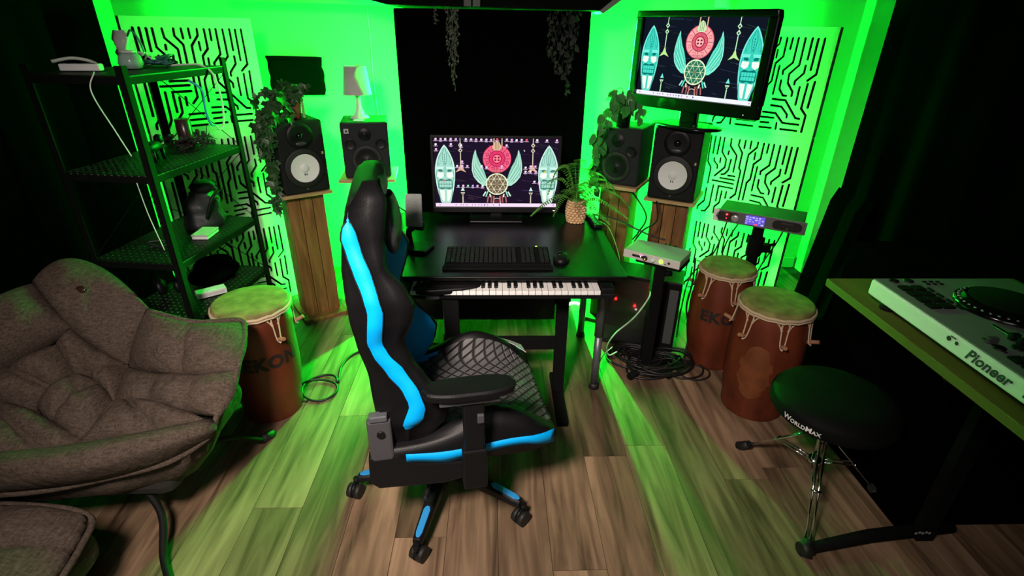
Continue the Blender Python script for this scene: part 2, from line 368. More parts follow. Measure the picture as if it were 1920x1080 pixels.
for k, (wn) in enumerate(('bottom', 'middle', 'top')):
    z = .003+k*PH
    gpanel((-1.725, 2.757, z), math.atan2(3.15-2.757, -1.289+1.725), 'pale circuit-grooved acoustic panel behind the wire shelf, %s of its stack of three' % wn, 'grooved panels behind the wire shelf')
    gpanel((1.266, 3.237, z), math.atan2(2.837-3.237, 1.695-1.266), 'pale circuit-grooved acoustic panel behind the television, %s of its stack of three' % wn, 'grooved panels behind the television')
t = thing('wall_absorber', 'small black fabric rectangle hung on the wall above the left speaker', 'acoustic panel', (-1.232, 3.56, 1.31))
b = B(); n = 12
rows = []
for i in range(n+1):
    u = i/n; rows.append([(-.163+.326*u+.004*math.sin(j*2+u*5), -.02-.006*math.sin(u*9+j), (-.112+.006*u)+(.22-.004*u)*j/8) for j in range(9)])
b.grid(rows)
put('fabric_cover', b, CLOTH, t, solid=.025)
put('rail', B().box((0, -.02, .108), (.335, .02, .014)), CLOTH, t, rot=(0, R(.5), 0), bevel=.003)
# wire down the wall beside the lamp
tag(put('wall_cable', B().tube(spline([(-.77, 3.592, 1.70), (-.765, 3.592, 1.5), (-.77, 3.592, 1.3), (-.762, 3.592, 1.05), (-.75, 3.592, .9)], 6), .004), CABW), 'pale cable running down the wall beside the white table lamp', 'cable')

# hanging vines on the black panel
def vine(loc, strands, label, m, leaf, dens):
    t = thing('hanging_vine', label, 'plant', loc)
    b = B(); lf = B()
    for (x, l) in strands:
        pts = [(x+.006*math.sin(k*1.7+x*90), -.005*math.cos(k*2.1), -l*k/12) for k in range(13)]
        b.tube(spline(pts, 2), .0016, 4)
        for k in range(int(l*dens)):
            z = -l*(k+random.random())/(l*dens); a = random.uniform(0, 6.28); s = leaf*random.uniform(.6, 1.2)
            M = Matrix.Translation((x+.006*math.sin(-z*12/l*1.7+x*90), -.012, z)) @ Euler((random.uniform(-1, 1), random.uniform(-.8, .8), a)).to_matrix().to_4x4()
            lf.add([(0, 0, 0), (s*.4, 0, -s*.35), (0, -s*.1, -s), (-s*.4, 0, -s*.35)], [(0, 1, 2, 3)], M)
    put('stems', b, m, t); tag(put('leaves', lf, m, t), kind='stuff')
vine((-.215, 2.985, 1.685), [(-.028, .2), (-.02, .27), (-.008, .33), (.0, .385), (.004, .33), (.012, .22), (.022, .13), (.018, .25), (-.09, .06), (-.083, .075)], 'thin pale string-of-hearts vine hanging at the top left of the black panel', DRY, .016, 110)
vine((.345, 2.985, 1.68), [(-.07, .2), (-.05, .24), (-.03, .3), (-.01, .27), (.01, .32), (.03, .4), (.045, .3), (.06, .22), (.075, .1)], 'dim leafy vine hanging at the top right of the black panel', mat('dim_vine', (.028, .034, .027), .8), .034, 60)
t = thing('lamp_bracket', 'pale grey double bracket hanging from the dark soffit', 'bracket', (-.115, 2.96, 1.70))
put('plate', B().box((-.022, 0, .04), (.038, .012, .10)), mat('bracket_grey', (.10, .11, .10), .6), t, bevel=.003)
put('plate', B().box((.022, 0, .04), (.038, .012, .10)), bpy.data.materials['bracket_grey'], t, bevel=.003)
put('mount', B().box((0, .02, .10), (.09, .03, .02)), BLKM, t, bevel=.003)
t = thing('wall_socket', 'white socket box high on the wall above the television', 'socket', (1.36, 3.585, 1.76))
put('box', B().box((0, -.015, 0), (.07, .03, .07)), WHITE, t, bevel=.004)
put('conduit', B().cyl((.05, -.008, -.06), (.05, -.008, .4), .006, n=8), WHITE, t)

# ================================================================= DESK
t = thing('desk', 'black rectangular desk with tubular grey legs standing in the middle of the room', 'desk', (0, 0, 0))
put('desk_top', B().box((-.02, 2.235, .728), (1.07, .79, .019)), DESKM, t, bevel=.003)
put('back_board', B().box((-.0775, 2.60, .41), (.82, .018, .58)), DESKM, t)
b = B(); b.box((-.02, 2.30, .692), (.98, .02, .02)); b.box((-.02, 2.6, .66), (1.0, .02, .07)); put('under_frame', b, BLKM, t)
for x, y, m in ((.489, 2.119, MGREY), (.494, 2.61, MGREY), (-.50, 2.119, MGREY), (-.50, 2.61, MGREY)):
    l = put('leg', B().cyl((x, y, .30), (x, y, .70), .022, n=20).cyl((x, y, .03), (x, y, .31), .0185, n=20), m, t)
    put('foot', B().cyl((0, 0, .0), (0, 0, .03), .026, .020, n=16), RUBBER, l, (x, y, 0))
# centre posts and shelf below (keyboard stand)
t = thing('keyboard_stand', 'black steel keyboard stand under the desk carrying the piano', 'stand', (0, 0, 0))
for x in (-.20, .30):
    put('post', B().box((x, 2.06, .335), (.05, .05, .60)), BLKM, t, bevel=.003); put('foot_bar', B().box((x, 2.02, .015), (.05, .38, .03)), BLKM, t, bevel=.004)
b = B(); b.box((.05, 2.07, .645), (.9, .22, .016)); put('tray', b, BLKM, t, bevel=.003)
put('cross_bar', B().box((.05, 2.06, .30), (.46, .03, .06)), BLKM, t, bevel=.003)
# piano
PX0, PX1, PY0, PY1 = -.325, .405, 1.775, 1.94
t = thing('midi_piano', 'black digital piano with white keys sliding out under the desk edge', 'piano', (0, 0, 0))
b = B(); b.box(((PX0+PX1)/2, 1.935, .669), (PX1-PX0+.12, .26, .024)); put('case', b, BLK, t, bevel=.005)
for bx in (PX0-.03, PX1+.03): put('end_block', B().box((bx, 1.87, .692), (.05, .13, .024)), BLK, t, bevel=.004)
nW = 29; kw = (PX1-PX0)/nW
wk = B().box((0, 0, 0), (kw-.0016, .130, .016)).mesh('white_key'); wk.materials.append(KEYW)
bk = B(); bk.prism([(-.0068, -.064), (.0068, -.064), (.0068, .045), (-.0068, .045)], 0, .011); bk = bk.mesh('black_key'); bk.materials.append(KEYB)
for i in range(nW):
    put('white_key', wk, KEYW, t, (PX0+(i+.5)*kw, 1.858, .690), bevel=.001)
    if i % 7 not in (2, 6) and i < nW-1:
        put('black_key', bk, KEYB, t, (PX0+(i+1)*kw, 1.885, .695), bevel=.001)
# computer keyboard
t = thing('computer_keyboard', 'low black computer keyboard on the front of the desk', 'keyboard', (.01, 2.02, .7375))
put('case', B().box((0, 0, .008), (.43, .175, .014)), BLKM, t, rot=(R(3), 0, 0), bevel=.004)
put('palm_rest', B().box((0, -.105, .005), (.44, .035, .009)), BLKM, t, bevel=.004)
b = B()
for r_ in range(6):
    for c_ in range(22):
        if c_ in (15, 19): continue
        b.box((-.2+c_*.019, -.068+r_*.0235+(.006 if r_ == 5 else 0), .019+r_*.0012), (.0155, .0165, .007))
tag(put('keys', b, mat('keycaps', (.007, .008, .0075), .6, spec=.3), t), kind='stuff')
put('lock_light', B().box((.165, .085, .021), (.008, .003, .002)), GLED, t)
t = thing('computer_mouse', 'small black trackball mouse beside the keyboard', 'mouse', (.272, 1.995, .7375), R(-10))
put('shell', B().ball((0, 0, .010), (.034, .048, .022), 16), BLK, t)
put('ball', B().ball((-.006, .006, .024), .015, 14), GLOSS, t)
put('button', B().ball((.012, .022, .022), (.008, .018, .006), 8), DGREY, t)
t = thing('remote_control', 'dark remote control lying at the right edge of the desk', 'remote', (.487, 2.47, .7375), R(8))
put('body', B().box((0, 0, .010), (.048, .17, .018)), BLK, t, bevel=.006)
b = B(); [b.cyl((x, y, .018), (x, y, .022), .005, n=8) for x in (-.012, .012) for y in (-.05, -.03, 0, .02, .04)]
put('buttons', b, DGREY, t)
# pale tablet on a stand
t = thing('tablet_stand', 'pale grey rounded tablet upright on a black stand at the left of the desk', 'tablet', (-.345, 2.12, .7375), R(-18))
b = B(); put('base', B().box((.01, 0, .008), (.12, .10, .014)), BLK, t, bevel=.005)
put('stem', B().tube(spline([(-.03, .02, .01), (-.035, .02, .07), (-.02, .03, .085)], 6), .013, 10), BLK, t)
put('cradle', B().box((-.012, .03, .10), (.07, .026, .04)), BLK, t, rot=(R(-12), 0, 0), bevel=.006)
put('tablet', B().box((0, 0, .065), (.078, .012, .14)), GREYCL, t, (-.012, .03, .095), rot=(R(-14), R(-5), 0), bevel=.02, seg=5)
# cable near tablet
tag(put('power_cable', B().tube(spline([(-.36, 2.2, .86), (-.45, 2.3, .88), (-.55, 2.5, .85), (-.62, 2.8, .80), (-.6, 2.9, .95)], 8), .0035), CABLE), 'black cable looping from the grey tablet towards the left speakers', 'cable')
# ================================================================= SCREENS
def ellipse(cx, cy, rx, ry, n=40, a0=0, a1=360):
    return [(cx+rx*math.cos(R(a0+(a1-a0)*i/n)), cy+ry*math.sin(R(a0+(a1-a0)*i/n))) for i in range(n if a1-a0 == 360 else n+1)]
def screen_picture(w, h, icons, warm):
    """flat picture of the desktop, as thin layers of coloured shapes; source space 55..1690 x 75..1000 (y down)"""
    vs = []; fs = []; cs = []; lay = [0]
    def P(pts, col):
        o = len(vs); lay[0] += 1; d = -lay[0]*2.5e-6
        for x, y in pts: vs.append(((x-872.5)/1635*w, d, (1000-y)/925*h))
        fs.append(list(range(o, o+len(pts)))); cs.append(lin(col))
    def LN(pts, wd, col):
        for (x, y), (u, v) in zip(pts, pts[1:]):
            L = math.hypot(u-x, v-y) or 1; nx, ny = -(v-y)/L*wd/2, (u-x)/L*wd/2
            P([(x+nx, y+ny), (u+nx, v+ny), (u-nx, v-ny), (x-nx, y-ny)], col)
    def RING(cx, cy, r, wd, col, n=48):
        for i in range(n):
            a, b_ = 2*math.pi*i/n, 2*math.pi*(i+1)/n
            P([(cx+r*math.cos(a), cy+r*math.sin(a)), (cx+r*math.cos(b_), cy+r*math.sin(b_)), (cx+(r-wd)*math.cos(b_), cy+(r-wd)*math.sin(b_)), (cx+(r-wd)*math.cos(a), cy+(r-wd)*math.sin(a))], col)
    bg = (30, 20, 40) if warm else (16, 22, 34)
    P([(55, 75), (1690, 75), (1690, 1000), (55, 1000)], bg)
    rnd = random.Random(4)
    sc_ = (92, 70, 105) if warm else (60, 80, 95)
    for _ in range(46):
        x, y = rnd.uniform(60, 1500), rnd.uniform(90, 930); l = rnd.uniform(40, 260)
        LN([(x, y), (min(1688, x+l), y+l*rnd.uniform(.02, .25))], rnd.uniform(1.5, 4), tuple(int(c*rnd.uniform(.6, 1.2)) for c in sc_))
    mint = (206, 246, 232) if warm else (120, 240, 222); teal = (120, 185, 165) if warm else (30, 190, 165)
    mid = (168, 222, 205) if warm else (62, 214, 190); dk = (70, 130, 115) if warm else (10, 120, 110); wh = (240, 250, 240)
    def board(cx):
        def out(k, y0=165, y1=950, n=26):
            L = []; 
            for i in range(n+1):
                t = i/n; y = y0+(y1-y0)*t
                wd = 132*k*math.sin(math.pi*min(1, (t**.72)*.5+.0)) if t < .45 else 132*k*(1-((t-.45)/.55)**2*.56)
                if t < .45: wd = 132*k*(math.sin(math.pi/2*t/.45))**.8
                L.append((wd, y))
            return [(cx+a, y) for a, y in L]+[(cx-a, y) for a, y in L[::-1]]
        P(out(1), mint); P(out(.86, 190, 940), teal); P(out(.80, 200, 935), mid)
        for s in (-1, 1):
            LN([(cx+s*8, 215), (cx+s*30, 300), (cx+s*24, 380), (cx+s*8, 440)], 6, dk)
            LN([(cx+s*40, 260), (cx+s*62, 340), (cx+s*55, 400), (cx+s*80, 440)], 5, teal)
            LN([(cx+s*65, 300), (cx+s*90, 380), (cx+s*84, 430)], 5, dk)
            P([(cx+s*15, 455), (cx+s*118, 455), (cx+s*112, 490), (cx+s*24, 486)], mint)
            P([(cx+s*22, 510), (cx+s*50, 488), (cx+s*92, 492), (cx+s*84, 518), (cx+s*45, 524)], dk)
            P([(cx+s*12, 535), (cx+s*100, 530), (cx+s*112, 585), (cx+s*62, 615), (cx+s*24, 590)], wh)
            LN([(cx+s*110, 500), (cx+s*118, 600), (cx+s*100, 660)], 6, teal)
            P([(cx+s*14, 770), (cx+s*84, 770), (cx+s*66, 860), (cx+s*44, 930), (cx+s*14, 930)], wh)
            LN([(cx+s*96, 775), (cx+s*70, 935)], 7, dk)
        for k in range(5): P(ellipse(cx, 300+k*28, 7, 9, 8), dk)
        LN([(cx-6, 455), (cx-14, 560), (cx, 585), (cx+14, 560), (cx+6, 455)], 6, teal)
        P([(cx-92, 640), (cx-60, 615), (cx, 632), (cx+60, 615), (cx+92, 640), (cx+98, 740), (cx+50, 762), (cx, 748), (cx-50, 762), (cx-98, 740)], dk)
        for r_ in (0, 1):
            for k in range(-2, 3):
                P([(cx+k*34-15, 645+r_*48), (cx+k*34+15, 645+r_*48), (cx+k*34+15, 686+r_*48), (cx+k*34-15, 686+r_*48)], mid if warm else (70, 225, 200))
        LN([(cx, 772), (cx, 940)], 12, mid)
    board(196); board(1566)
    arrow = (214, 205, 180) if warm else (190, 240, 190)
    for cx in (405, 1355):
        LN([(cx, 75), (cx, 150)], 10, arrow)
        for y in (170, 240):
            P([(cx, y-36), (cx+28, y), (cx, y+30), (cx-28, y)], arrow); P(ellipse(cx, y, 11, 11, 8), bg)
        LN([(cx, 270), (cx, 430)], 12, arrow)
        P([(cx, 400), (cx+24, 470), (cx+72, 528), (cx+20, 508), (cx, 500), (cx-20, 508), (cx-72, 528), (cx-24, 470)], (222, 175, 150) if warm else (190, 235, 150))
    for cx in (424, 1340):
        P([(cx, 725), (cx+26, 780), (cx-26, 780)], mint); P([(cx, 850), (cx+30, 800), (cx-30, 800)], arrow); P(ellipse(cx, 822, 9, 9, 8), bg)
        LN([(cx, 850), (cx, 950)], 14, arrow)
    # disc
    red = (232, 60, 110) if warm else (226, 92, 112); pk = (248, 140, 150) if warm else (250, 170, 170); dr = (140, 8, 60) if warm else (130, 20, 50)
    for x in (845, 948): LN([(x, 75), (x-4 if x < 900 else x, 180)], 14, (225, 190, 160))
    P(ellipse(883, 345, 187, 187), pk); RING(883, 345, 187, 10, red); P(ellipse(883, 345, 172, 172), (240, 95, 130) if warm else pk)
    P(ellipse(883, 345, 108, 108), dr); P(ellipse(883, 345, 100, 100), red); RING(883, 345, 66, 8, dr); P(ellipse(883, 345, 50, 50), pk if warm else (250, 190, 185))
    for a in range(0, 360, 45):
        c_, s_ = math.cos(R(a)), math.sin(R(a)); LN([(883+c_*110, 345+s_*110), (883+c_*180, 345+s_*180)], 6, dr)
        c_, s_ = math.cos(R(a+22)), math.sin(R(a+22)); q = (883+c_*142, 345+s_*142)
        LN([(q[0]-22, q[1]-14), (q[0]+16, q[1]-18), (q[0]+20, q[1]+14), (q[0]-12, q[1]+16), (q[0]-8, q[1])], 6, red if not warm else dr)
        c_, s_ = math.cos(R(a+10)), math.sin(R(a+10)); P(ellipse(883+c_*84, 345+s_*84, 5, 5, 6), dr)
    for dx in (-22, 22):
        for dy in (-18, 18): P(ellipse(883+dx, 345+dy, 15, 12, 10), dr)
    P([(820, 200), (850, 130), (883, 110), (916, 130), (946, 200), (920, 235), (846, 235)], (224, 190, 150) if warm else (200, 240, 180))
    for x in (860, 883, 906): LN([(x, 125), (x, 225)], 5, (110, 70, 60))
    for dx in (-60, -20, 20, 60): P(ellipse(883+dx, 505, 20, 17, 12), pk); RING(883+dx, 505, 15, 5, dr, 12)
    # wings
    fe = (150, 215, 190) if warm else (92, 228, 196); fl = (214, 246, 226) if warm else (170, 250, 226); fd = (90, 150, 135) if warm else (20, 130, 115)
    for s in (-1, 1):
        X = lambda x: 883+s*(883-x)
        P([(X(600), 222), (X(620), 300), (X(655), 390), (X(690), 450), (X(725), 540), (X(742), 600), (X(760), 650), (X(745), 712), (X(690), 705), (X(625), 655), (X(575), 590), (X(550), 500), (X(552), 410), (X(572), 300)], fe)
        for k, (a, b_, c_) in enumerate((((598, 235), (610, 400), (720, 610)), ((582, 300), (585, 450), (700, 640)), ((566, 350), (566, 480), (680, 660)), ((556, 420), (560, 530), (660, 670)), ((552, 480), (575, 580), (650, 665)))):
            LN([(X(a[0]), a[1]), (X(b_[0]), b_[1]), (X(c_[0]), c_[1]), (X(c_[0]+50), c_[1]+30)], 7, fl); LN([(X(a[0]+10), a[1]+4), (X(b_[0]+14), b_[1]), (X(c_[0]+14), c_[1]-14)], 4, fd)
    # wheel
    wc = (238, 250, 205); P(ellipse(883, 685, 140, 145), (120, 95, 78) if warm else (45, 120, 90)); RING(883, 685, 148, 15, wc)
    for k in range(6):
        a, b_ = R(60*k+90), R(60*k+210)
        LN([(883+138*math.cos(a), 685+138*math.sin(a)), (883+138*math.cos(b_), 685+138*math.sin(b_))], 6, wc)
        LN([(883+18*math.cos(a+.52), 685+18*math.sin(a+.52)), (883+138*math.cos(a+.52), 685+138*math.sin(a+.52))], 4, wc)
    P(ellipse(883, 685, 22, 22, 12), (130, 125, 95)); RING(883, 930, 56, 9, (225, 205, 190), 24)
    P(ellipse(883, 935, 40, 38, 16), (90, 40, 60) if warm else (40, 50, 60))
    for s in (-1, 1):
        for (x, y, u, v, c_) in ((150, 790, 185, 850, fl), (120, 780, 150, 860, fe), (95, 820, 88, 865, wc), (115, 850, 130, 940, (180, 100, 105)), (70, 840, 80, 945, (160, 90, 90)), (40, 850, 45, 940, (190, 120, 110))):
            LN([(883+s*x, y), (883+s*u, v)], 18, c_)
    # taskbar
    tb = (250, 226, 250) if warm else (240, 244, 252)
    P([(55, 952), (1690, 952), (1690, 1000), (55, 1000)], tb)
    for x in (110, 330, 395, 430, 475, 550, 590, 635, 675, 715, 755, 835, 917, 1650):
        P([(x-8, 966), (x+8, 966), (x+8, 984), (x-8, 984)], (205, 140, 205) if x not in (715, 917) else (70, 30, 170))
    if icons:
        ic = [(90, 100), (155, 100), (215, 100), (285, 98), (350, 100), (480, 100), (548, 102), (612, 102), (680, 104), (745, 104), (808, 106), (885, 95), (1010, 102), (1075, 104), (1137, 108), (1203, 104), (1268, 104), (1405, 106), (1532, 108), (1662, 106),
              (88, 168), (285, 165), (90, 232), (415, 180), (1008, 175), (425, 390), (358, 450), (425, 450), (492, 450), (680, 450), (745, 465), (945, 450), (1262, 465), (1328, 450), (1392, 450), (1262, 520), (1328, 520), (1400, 520), (1385, 655), (1450, 660),
              (366, 718), (432, 715), (495, 716), (560, 715), (622, 716), (690, 718)]
        for k, (x, y) in enumerate(ic):
            c_ = [(255, 215, 250), (250, 190, 240), (255, 240, 255)][k % 3]
            if k in (11, 16): c_ = (250, 90, 110)
            if k > 39: c_ = [(170, 220, 245), (255, 210, 235), (150, 240, 180), (190, 170, 255), (235, 190, 240), (255, 235, 255)][k-40]
            P([(x-12, y-18), (x+12, y-20), (x+16, y-4), (x+4, y+8), (x-14, y+4)], c_); P([(x-28, y+12), (x+26, y+12), (x+26, y+18), (x-28, y+18)], (245, 215, 245)); 
            if k % 2: P([(x-18, y+21), (x+16, y+21), (x+16, y+27), (x-18, y+27)], (225, 180, 225))
        P(ellipse(1522, 516, 15, 12, 8), (235, 205, 60)); P(ellipse(175, 645, 14, 12, 8), (240, 120, 130))
        P([(1232, 222), (1252, 240), (1238, 248)], (255, 255, 255))
    me = bpy.data.meshes.new('screen_picture'); me.from_pydata(vs, [], fs)
    at = me.color_attributes.new('Col', 'FLOAT_COLOR', 'CORNER')
    for p, c_ in zip(me.polygons, cs):
        for li in p.loop_indices: at.data[li].color = c_
    return me
SCR = bpy.data.materials.new('screen_light'); SCR.use_nodes = True; nt = SCR.node_tree; nt.nodes.clear()
vc = nt.nodes.new('ShaderNodeVertexColor'); vc.layer_name = 'Col'; em = nt.nodes.new('ShaderNodeEmission'); ou = nt.nodes.new('ShaderNodeOutputMaterial')
nt.links.new(vc.outputs[0], em.inputs[0]); em.inputs[1].default_value = 1.05; nt.links.new(em.outputs[0], ou.inputs[0])
def bezel(w, h, l, r_, tp, bt, d):       # frame around an opening w x h, front at y=0, bottom of opening at z=0
    b = B()
    b.box((0, d/2, h+tp/2), (w+l+r_, d, tp)); b.box((0, d/2, -bt/2), (w+l+r_, d, bt))
    b.box((-w/2-l/2, d/2, h/2), (l, d, h)); b.box((w/2+r_/2, d/2, h/2), (r_, d, h)); b.box((0, d*.75, h/2), (w+.002, d*.5, h+.002)); return b
# monitor
t = thing('computer_monitor', 'wide desktop monitor on the desk in front of the black panel', 'monitor', (.004, 2.50, .7375), 0)
tl = R(-2)
put('frame', bezel(.592, .330, .012, .012, .012, .026, .03), BLK, t, (0, 0, .068), rot=(tl, 0, 0), bevel=.002)
put('screen', screen_picture(.592, .330, True, True), SCR, t, (0, .0125, .068), rot=(tl, 0, 0))
put('stand_neck', B().box((0, .05, .11), (.06, .03, .20)), BLK, t, bevel=.004)
put('stand_foot', B().box((0, .04, .007), (.26, .17, .012)), BLK, t, bevel=.005)
put('power_light', B().box((.285, -.001, .053), (.008, .003, .002)), WLED, t)
# television
t = thing('television', 'large glossy black television on a swivel foot above the right speaker', 'television', (.952, 2.735, 1.157), R(-50))
put('frame', bezel(.645, .365, .040, .040, .030, .060, .05), GLOSS, t, (0, 0, .135), rot=(R(-1.5), 0, 0), bevel=.006)
put('screen', screen_picture(.645, .365, False, False), SCR, t, (0, .0225, .135), rot=(R(-1.5), 0, 0))
put('back_shell', B().box((0, .075, .30), (.5, .05, .3)), BLK, t, bevel=.02)
put('swivel_neck', B().box((0, .045, .065), (.10, .04, .10)), GLOSS, t, bevel=.01)
b = B(); b.lathe([(0, 0), (.19, 0), (.19, .008), (.15, .014), (0, .018)], 32, Matrix.Diagonal((1, .62, 1, 1))); put('swivel_foot', b, GLOSS, t, (0, .03, .001))
put('power_light', B().box((.30, -.002, .095), (.002, .003, .002)), WLED, t)

# ================================================================= SPEAKERS
def cabinet(w, d, h, m, t): return put('cabinet', B().box((0, 0, h/2), (w, d, h)), m, t, bevel=.012, seg=3)
def white_cone_speaker(loc, rz, label):
    t = thing('studio_speaker', label, 'speaker', loc, rz, 'white-coned studio speakers')
    w, d, h = .245, .29, .375; cabinet(w, d, h, SPK, t); F = Matrix.Translation((0, -d/2, 0)) @ Matrix.Rotation(R(90), 4, 'X')
    W = F @ Matrix.Translation((0, .135, 0))
    put('woofer_surround', B().lathe([(.104, 0), (.104, .006), (.098, .011), (.088, .007), (.081, .012), (.075, .011), (.073, .004)], 40, W), RUBBER, t)
    wc = put('woofer_cone', B().lathe([(.076, .0095), (.060, .006), (.030, .0025), (0, .002)], 40, W), CONE, t)
    put('dust_cap', B().lathe([(.025, .002), (.020, .007), (.010, .010), (0, .011)], 24, W), CONE, t)
    for s in (-1, 1): put('lead_slot', B().box((s*.013, -.030, .0), (.004, .009, .003), W @ Matrix.Translation((0, 0, .0055)) @ Matrix.Rotation(R(-s*14), 4, 'Z')), INK, t)
    T = F @ Matrix.Translation((0, .30, 0))
    put('tweeter_guide', B().lathe([(.068, .001), (.066, .005), (.045, .0025), (.018, .001)], 36, T), BLK, t)
    put('tweeter_dome', B().lathe([(.018, .001), (.012, .008), (0, .011)], 20, T), GLOSS, t)
    put('waveguide_lip', B().ball((0, -d/2-.001, .262), (.03, .006, .010), 14), mat('satin_black', (.06, .06, .065), .35), t)
    put('screw', B().lathe([(.004, 0), (.004, .002), (0, .003)], 8, W @ Matrix.Translation((.098, 0, .004))), CHROME, t)
    put('logo_badge', B().lathe([(.007, 0), (.007, .002), (0, .002)], 12, F @ Matrix.Translation((0, .022, 0))), DGREY, t)
    put('label_tick', B().box((.104, -d/2-.0015, .205), (.009, .001, .014)), mat('badge_yellow', (.5, .45, .2), .6), t)
    return t
white_cone_speaker((-1.01-.145*math.sin(R(36))+.0, 2.815+.145*math.cos(R(36)), .782), R(36), 'white-coned black studio speaker on the left wooden stand beside the ivy')
white_cone_speaker((.93+.145*math.sin(R(28.6)), 2.712+.145*math.cos(R(28.6)), .782), R(-28.6), 'white-coned black studio speaker under the television')
def grey_speaker(loc, rz, label):
    t = thing('studio_speaker', label, 'speaker', loc, rz, 'charcoal three-port studio speakers')
    w, d, h = .245, .25, .295; cabinet(w, d, h, SPK2, t); F = Matrix.Translation((0, -d/2, 0)) @ Matrix.Rotation(R(90), 4, 'X')
    W = F @ Matrix.Translation((0, .095, 0))
    put('woofer_surround', B().lathe([(.080, 0), (.080, .004), (.074, .007), (.066, .004), (.060, .006), (.056, .001)], 36, W), RUBBER, t)
    put('woofer_cone', B().lathe([(.058, .005), (.040, .003), (.016, .0015), (.012, .004), (0, .006)], 36, W), BLK, t)
    for s in (-1, 1):
        put('port', B().lathe([(.030, .001), (.028, .005), (.024, .002), (.012, .001), (0, .001)], 24, F @ Matrix.Translation((s*.078, .182, .001))), BLK, t)
    put('tweeter', B().lathe([(.034, .001), (.030, .004), (.014, .001), (.012, .004), (0, .007)], 24, F @ Matrix.Translation((0, .232, 0))), BLK, t)
    b = B().box((-.092, -d/2-.001, .250), (.024, .002, .024)); put('logo_plate', b, mat('badge_grey', (.42, .44, .42), .5), t)
    put('logo_mark', B().prism([(-.006, -.006), (.007, -.004), (.003, .007), (-.003, .003)], 0, .001, F @ Matrix.Translation((-.092, .25, .0022))), INK, t)
    return t
grey_speaker((-.712, 2.995, .852), R(10), 'charcoal three-port speaker under the white table lamp')
grey_speaker((.635+.125*math.sin(R(30)), 2.765+.125*math.cos(R(30)), .852), R(-30), 'charcoal three-port speaker beside the fern and trailing pothos')

def stand(loc, rz, h, label, w=.235, tw=.27):
    t = thing('speaker_stand', label, 'stand', loc, rz, 'wooden speaker stands')
    bw = w/3
    for k in (-1, 0, 1): put('plank', B().box((k*bw, -.075, h/2), (bw-.003, .022, h-.03)), PINE, t, bevel=.002)
    for s in (-1, 1): put('side_plank', B().box((s*(w/2-.011), .01, h/2), (.022, .145, h-.03)), PINE, t, bevel=.002)
    put('back_plank', B().box((0, .09, h/2), (w-.05, .02, h-.03)), PINE, t)
    put('top_board', B().box((0, -.0, h-.009), (tw, .30, .018)), BOARD, t, bevel=.002)
    put('base_board', B().box((0, -.01, .012), (w+.06, .27, .022)), PINE, t, bevel=.003)
    return t
stand((-1.01-.145*math.sin(R(36)), 2.815+.145*math.cos(R(36)), 0), R(33), .780, 'pine speaker stand beside the tall drum on the left', .20)
stand((.93+.145*math.sin(R(28.6)), 2.712+.145*math.cos(R(28.6)), 0), R(-28.6), .780, 'pine speaker stand behind the pale audio interface', .20)
stand((-.712, 2.99, 0), R(6), .850, 'pine speaker stand mostly behind the swivel chair', .16, .30)
stand((.635+.125*math.sin(R(30)), 2.765+.125*math.cos(R(30)), 0), R(-30), .850, 'pine speaker stand beside the fern on the desk', .17, .26)

# ================================================================= LAMP AND PLANTS
t = thing('table_lamp', 'small white table lamp with a fabric shade on the left grey speaker', 'lamp', (-.735, 3.0, 1.147))
SHADE = mat('lamp_shade', (.5, .52, .48), .9, trans=0, bump=(200, .3))
put('base', B().lathe([(0, 0), (.050, 0), (.050, .006), (.030, .020), (.016, .055), (.013, .10), (.016, .125), (0, .13)], 28), WHITE, t)
put('shade', B().lathe([(.074, .125), (.058, .262), (.056, .262), (.072, .125)], 36), SHADE, t)
for q_ in ([(.075, .122), (.076, .126), (.0745, .130)], [(.0585, .259), (.0595, .262), (.0575, .264)]): put('shade_ring', B().lathe(q_, 36), SHADE, t)
put('bulb', B().ball((0, 0, .17), .028, 12), WHITE, t)
put('flex', B().tube(spline([(.012, -.012, .12), (.016, -.018, .08), (.03, -.03, .03), (.045, -.03, .004)], 6), .0022), CABW, t)
t2 = tag(put('card', B().box((-.72, 2.905, 1.1505), (.05, .035, .005)), WHITE, bevel=.001), 'small pale card lying at the foot of the white table lamp', 'card')
# ivy leaf mesh
def leaf_mesh(s, kind):
    b = B()
    if kind == 'ivy': o = [(0, 0), (.35, -.12), (.52, .18), (.26, .30), (.34, .62), (.12, .55), (0, 1.0), (-.12, .55), (-.34, .62), (-.26, .30), (-.52, .18), (-.35, -.12)]
    else: o = [(0, 0), (.24, .05), (.36, .3), (.30, .6), (.12, .88), (0, 1.05), (-.12, .88), (-.30, .6), (-.36, .3), (-.24, .05)]
    vs = [(0, .35*s, .04*s)]+[(x*s, y*s, -.10*s*abs(x)*2-.06*s*y*y) for x, y in o]
    b.add(vs, [(0, i, i % len(o)+1) for i in range(1, len(o)+1)]); return b.mesh('leaf')
ivy = leaf_mesh(1, 'ivy'); ivy.materials.append(LEAF); poth = leaf_mesh(1, 'p'); poth.materials.append(LEAF2)
def trailing(t, origin, runs, me, m, stemm, size, gap, r0=.0022):
    rnd = random.Random(len(runs)*7+1)
    for pts in runs:
        S = spline(pts, 6); put('stem', B().tube(S, r0, 5), stemm, t)
        acc = 0
        for a, b_ in zip(S, S[1:]):
            acc += (b_-a).length
            if acc > gap:
                acc = 0; s = size*rnd.uniform(.7, 1.25)
                o = put('leaf', me, m, t, b_ + Vector((rnd.uniform(-.018, .018), rnd.uniform(-.02, .01), rnd.uniform(-.01, .012))), rot=(R(rnd.uniform(-150, -60)), R(rnd.uniform(-40, 40)), R(rnd.uniform(-60, 60))))
                o.scale = (s, s, s)
t = thing('ivy_pot', 'dark ivy trailing from a terracotta pot on top of the left white-coned speaker', 'plant', (-1.055, 2.90, 1.157), R(20))
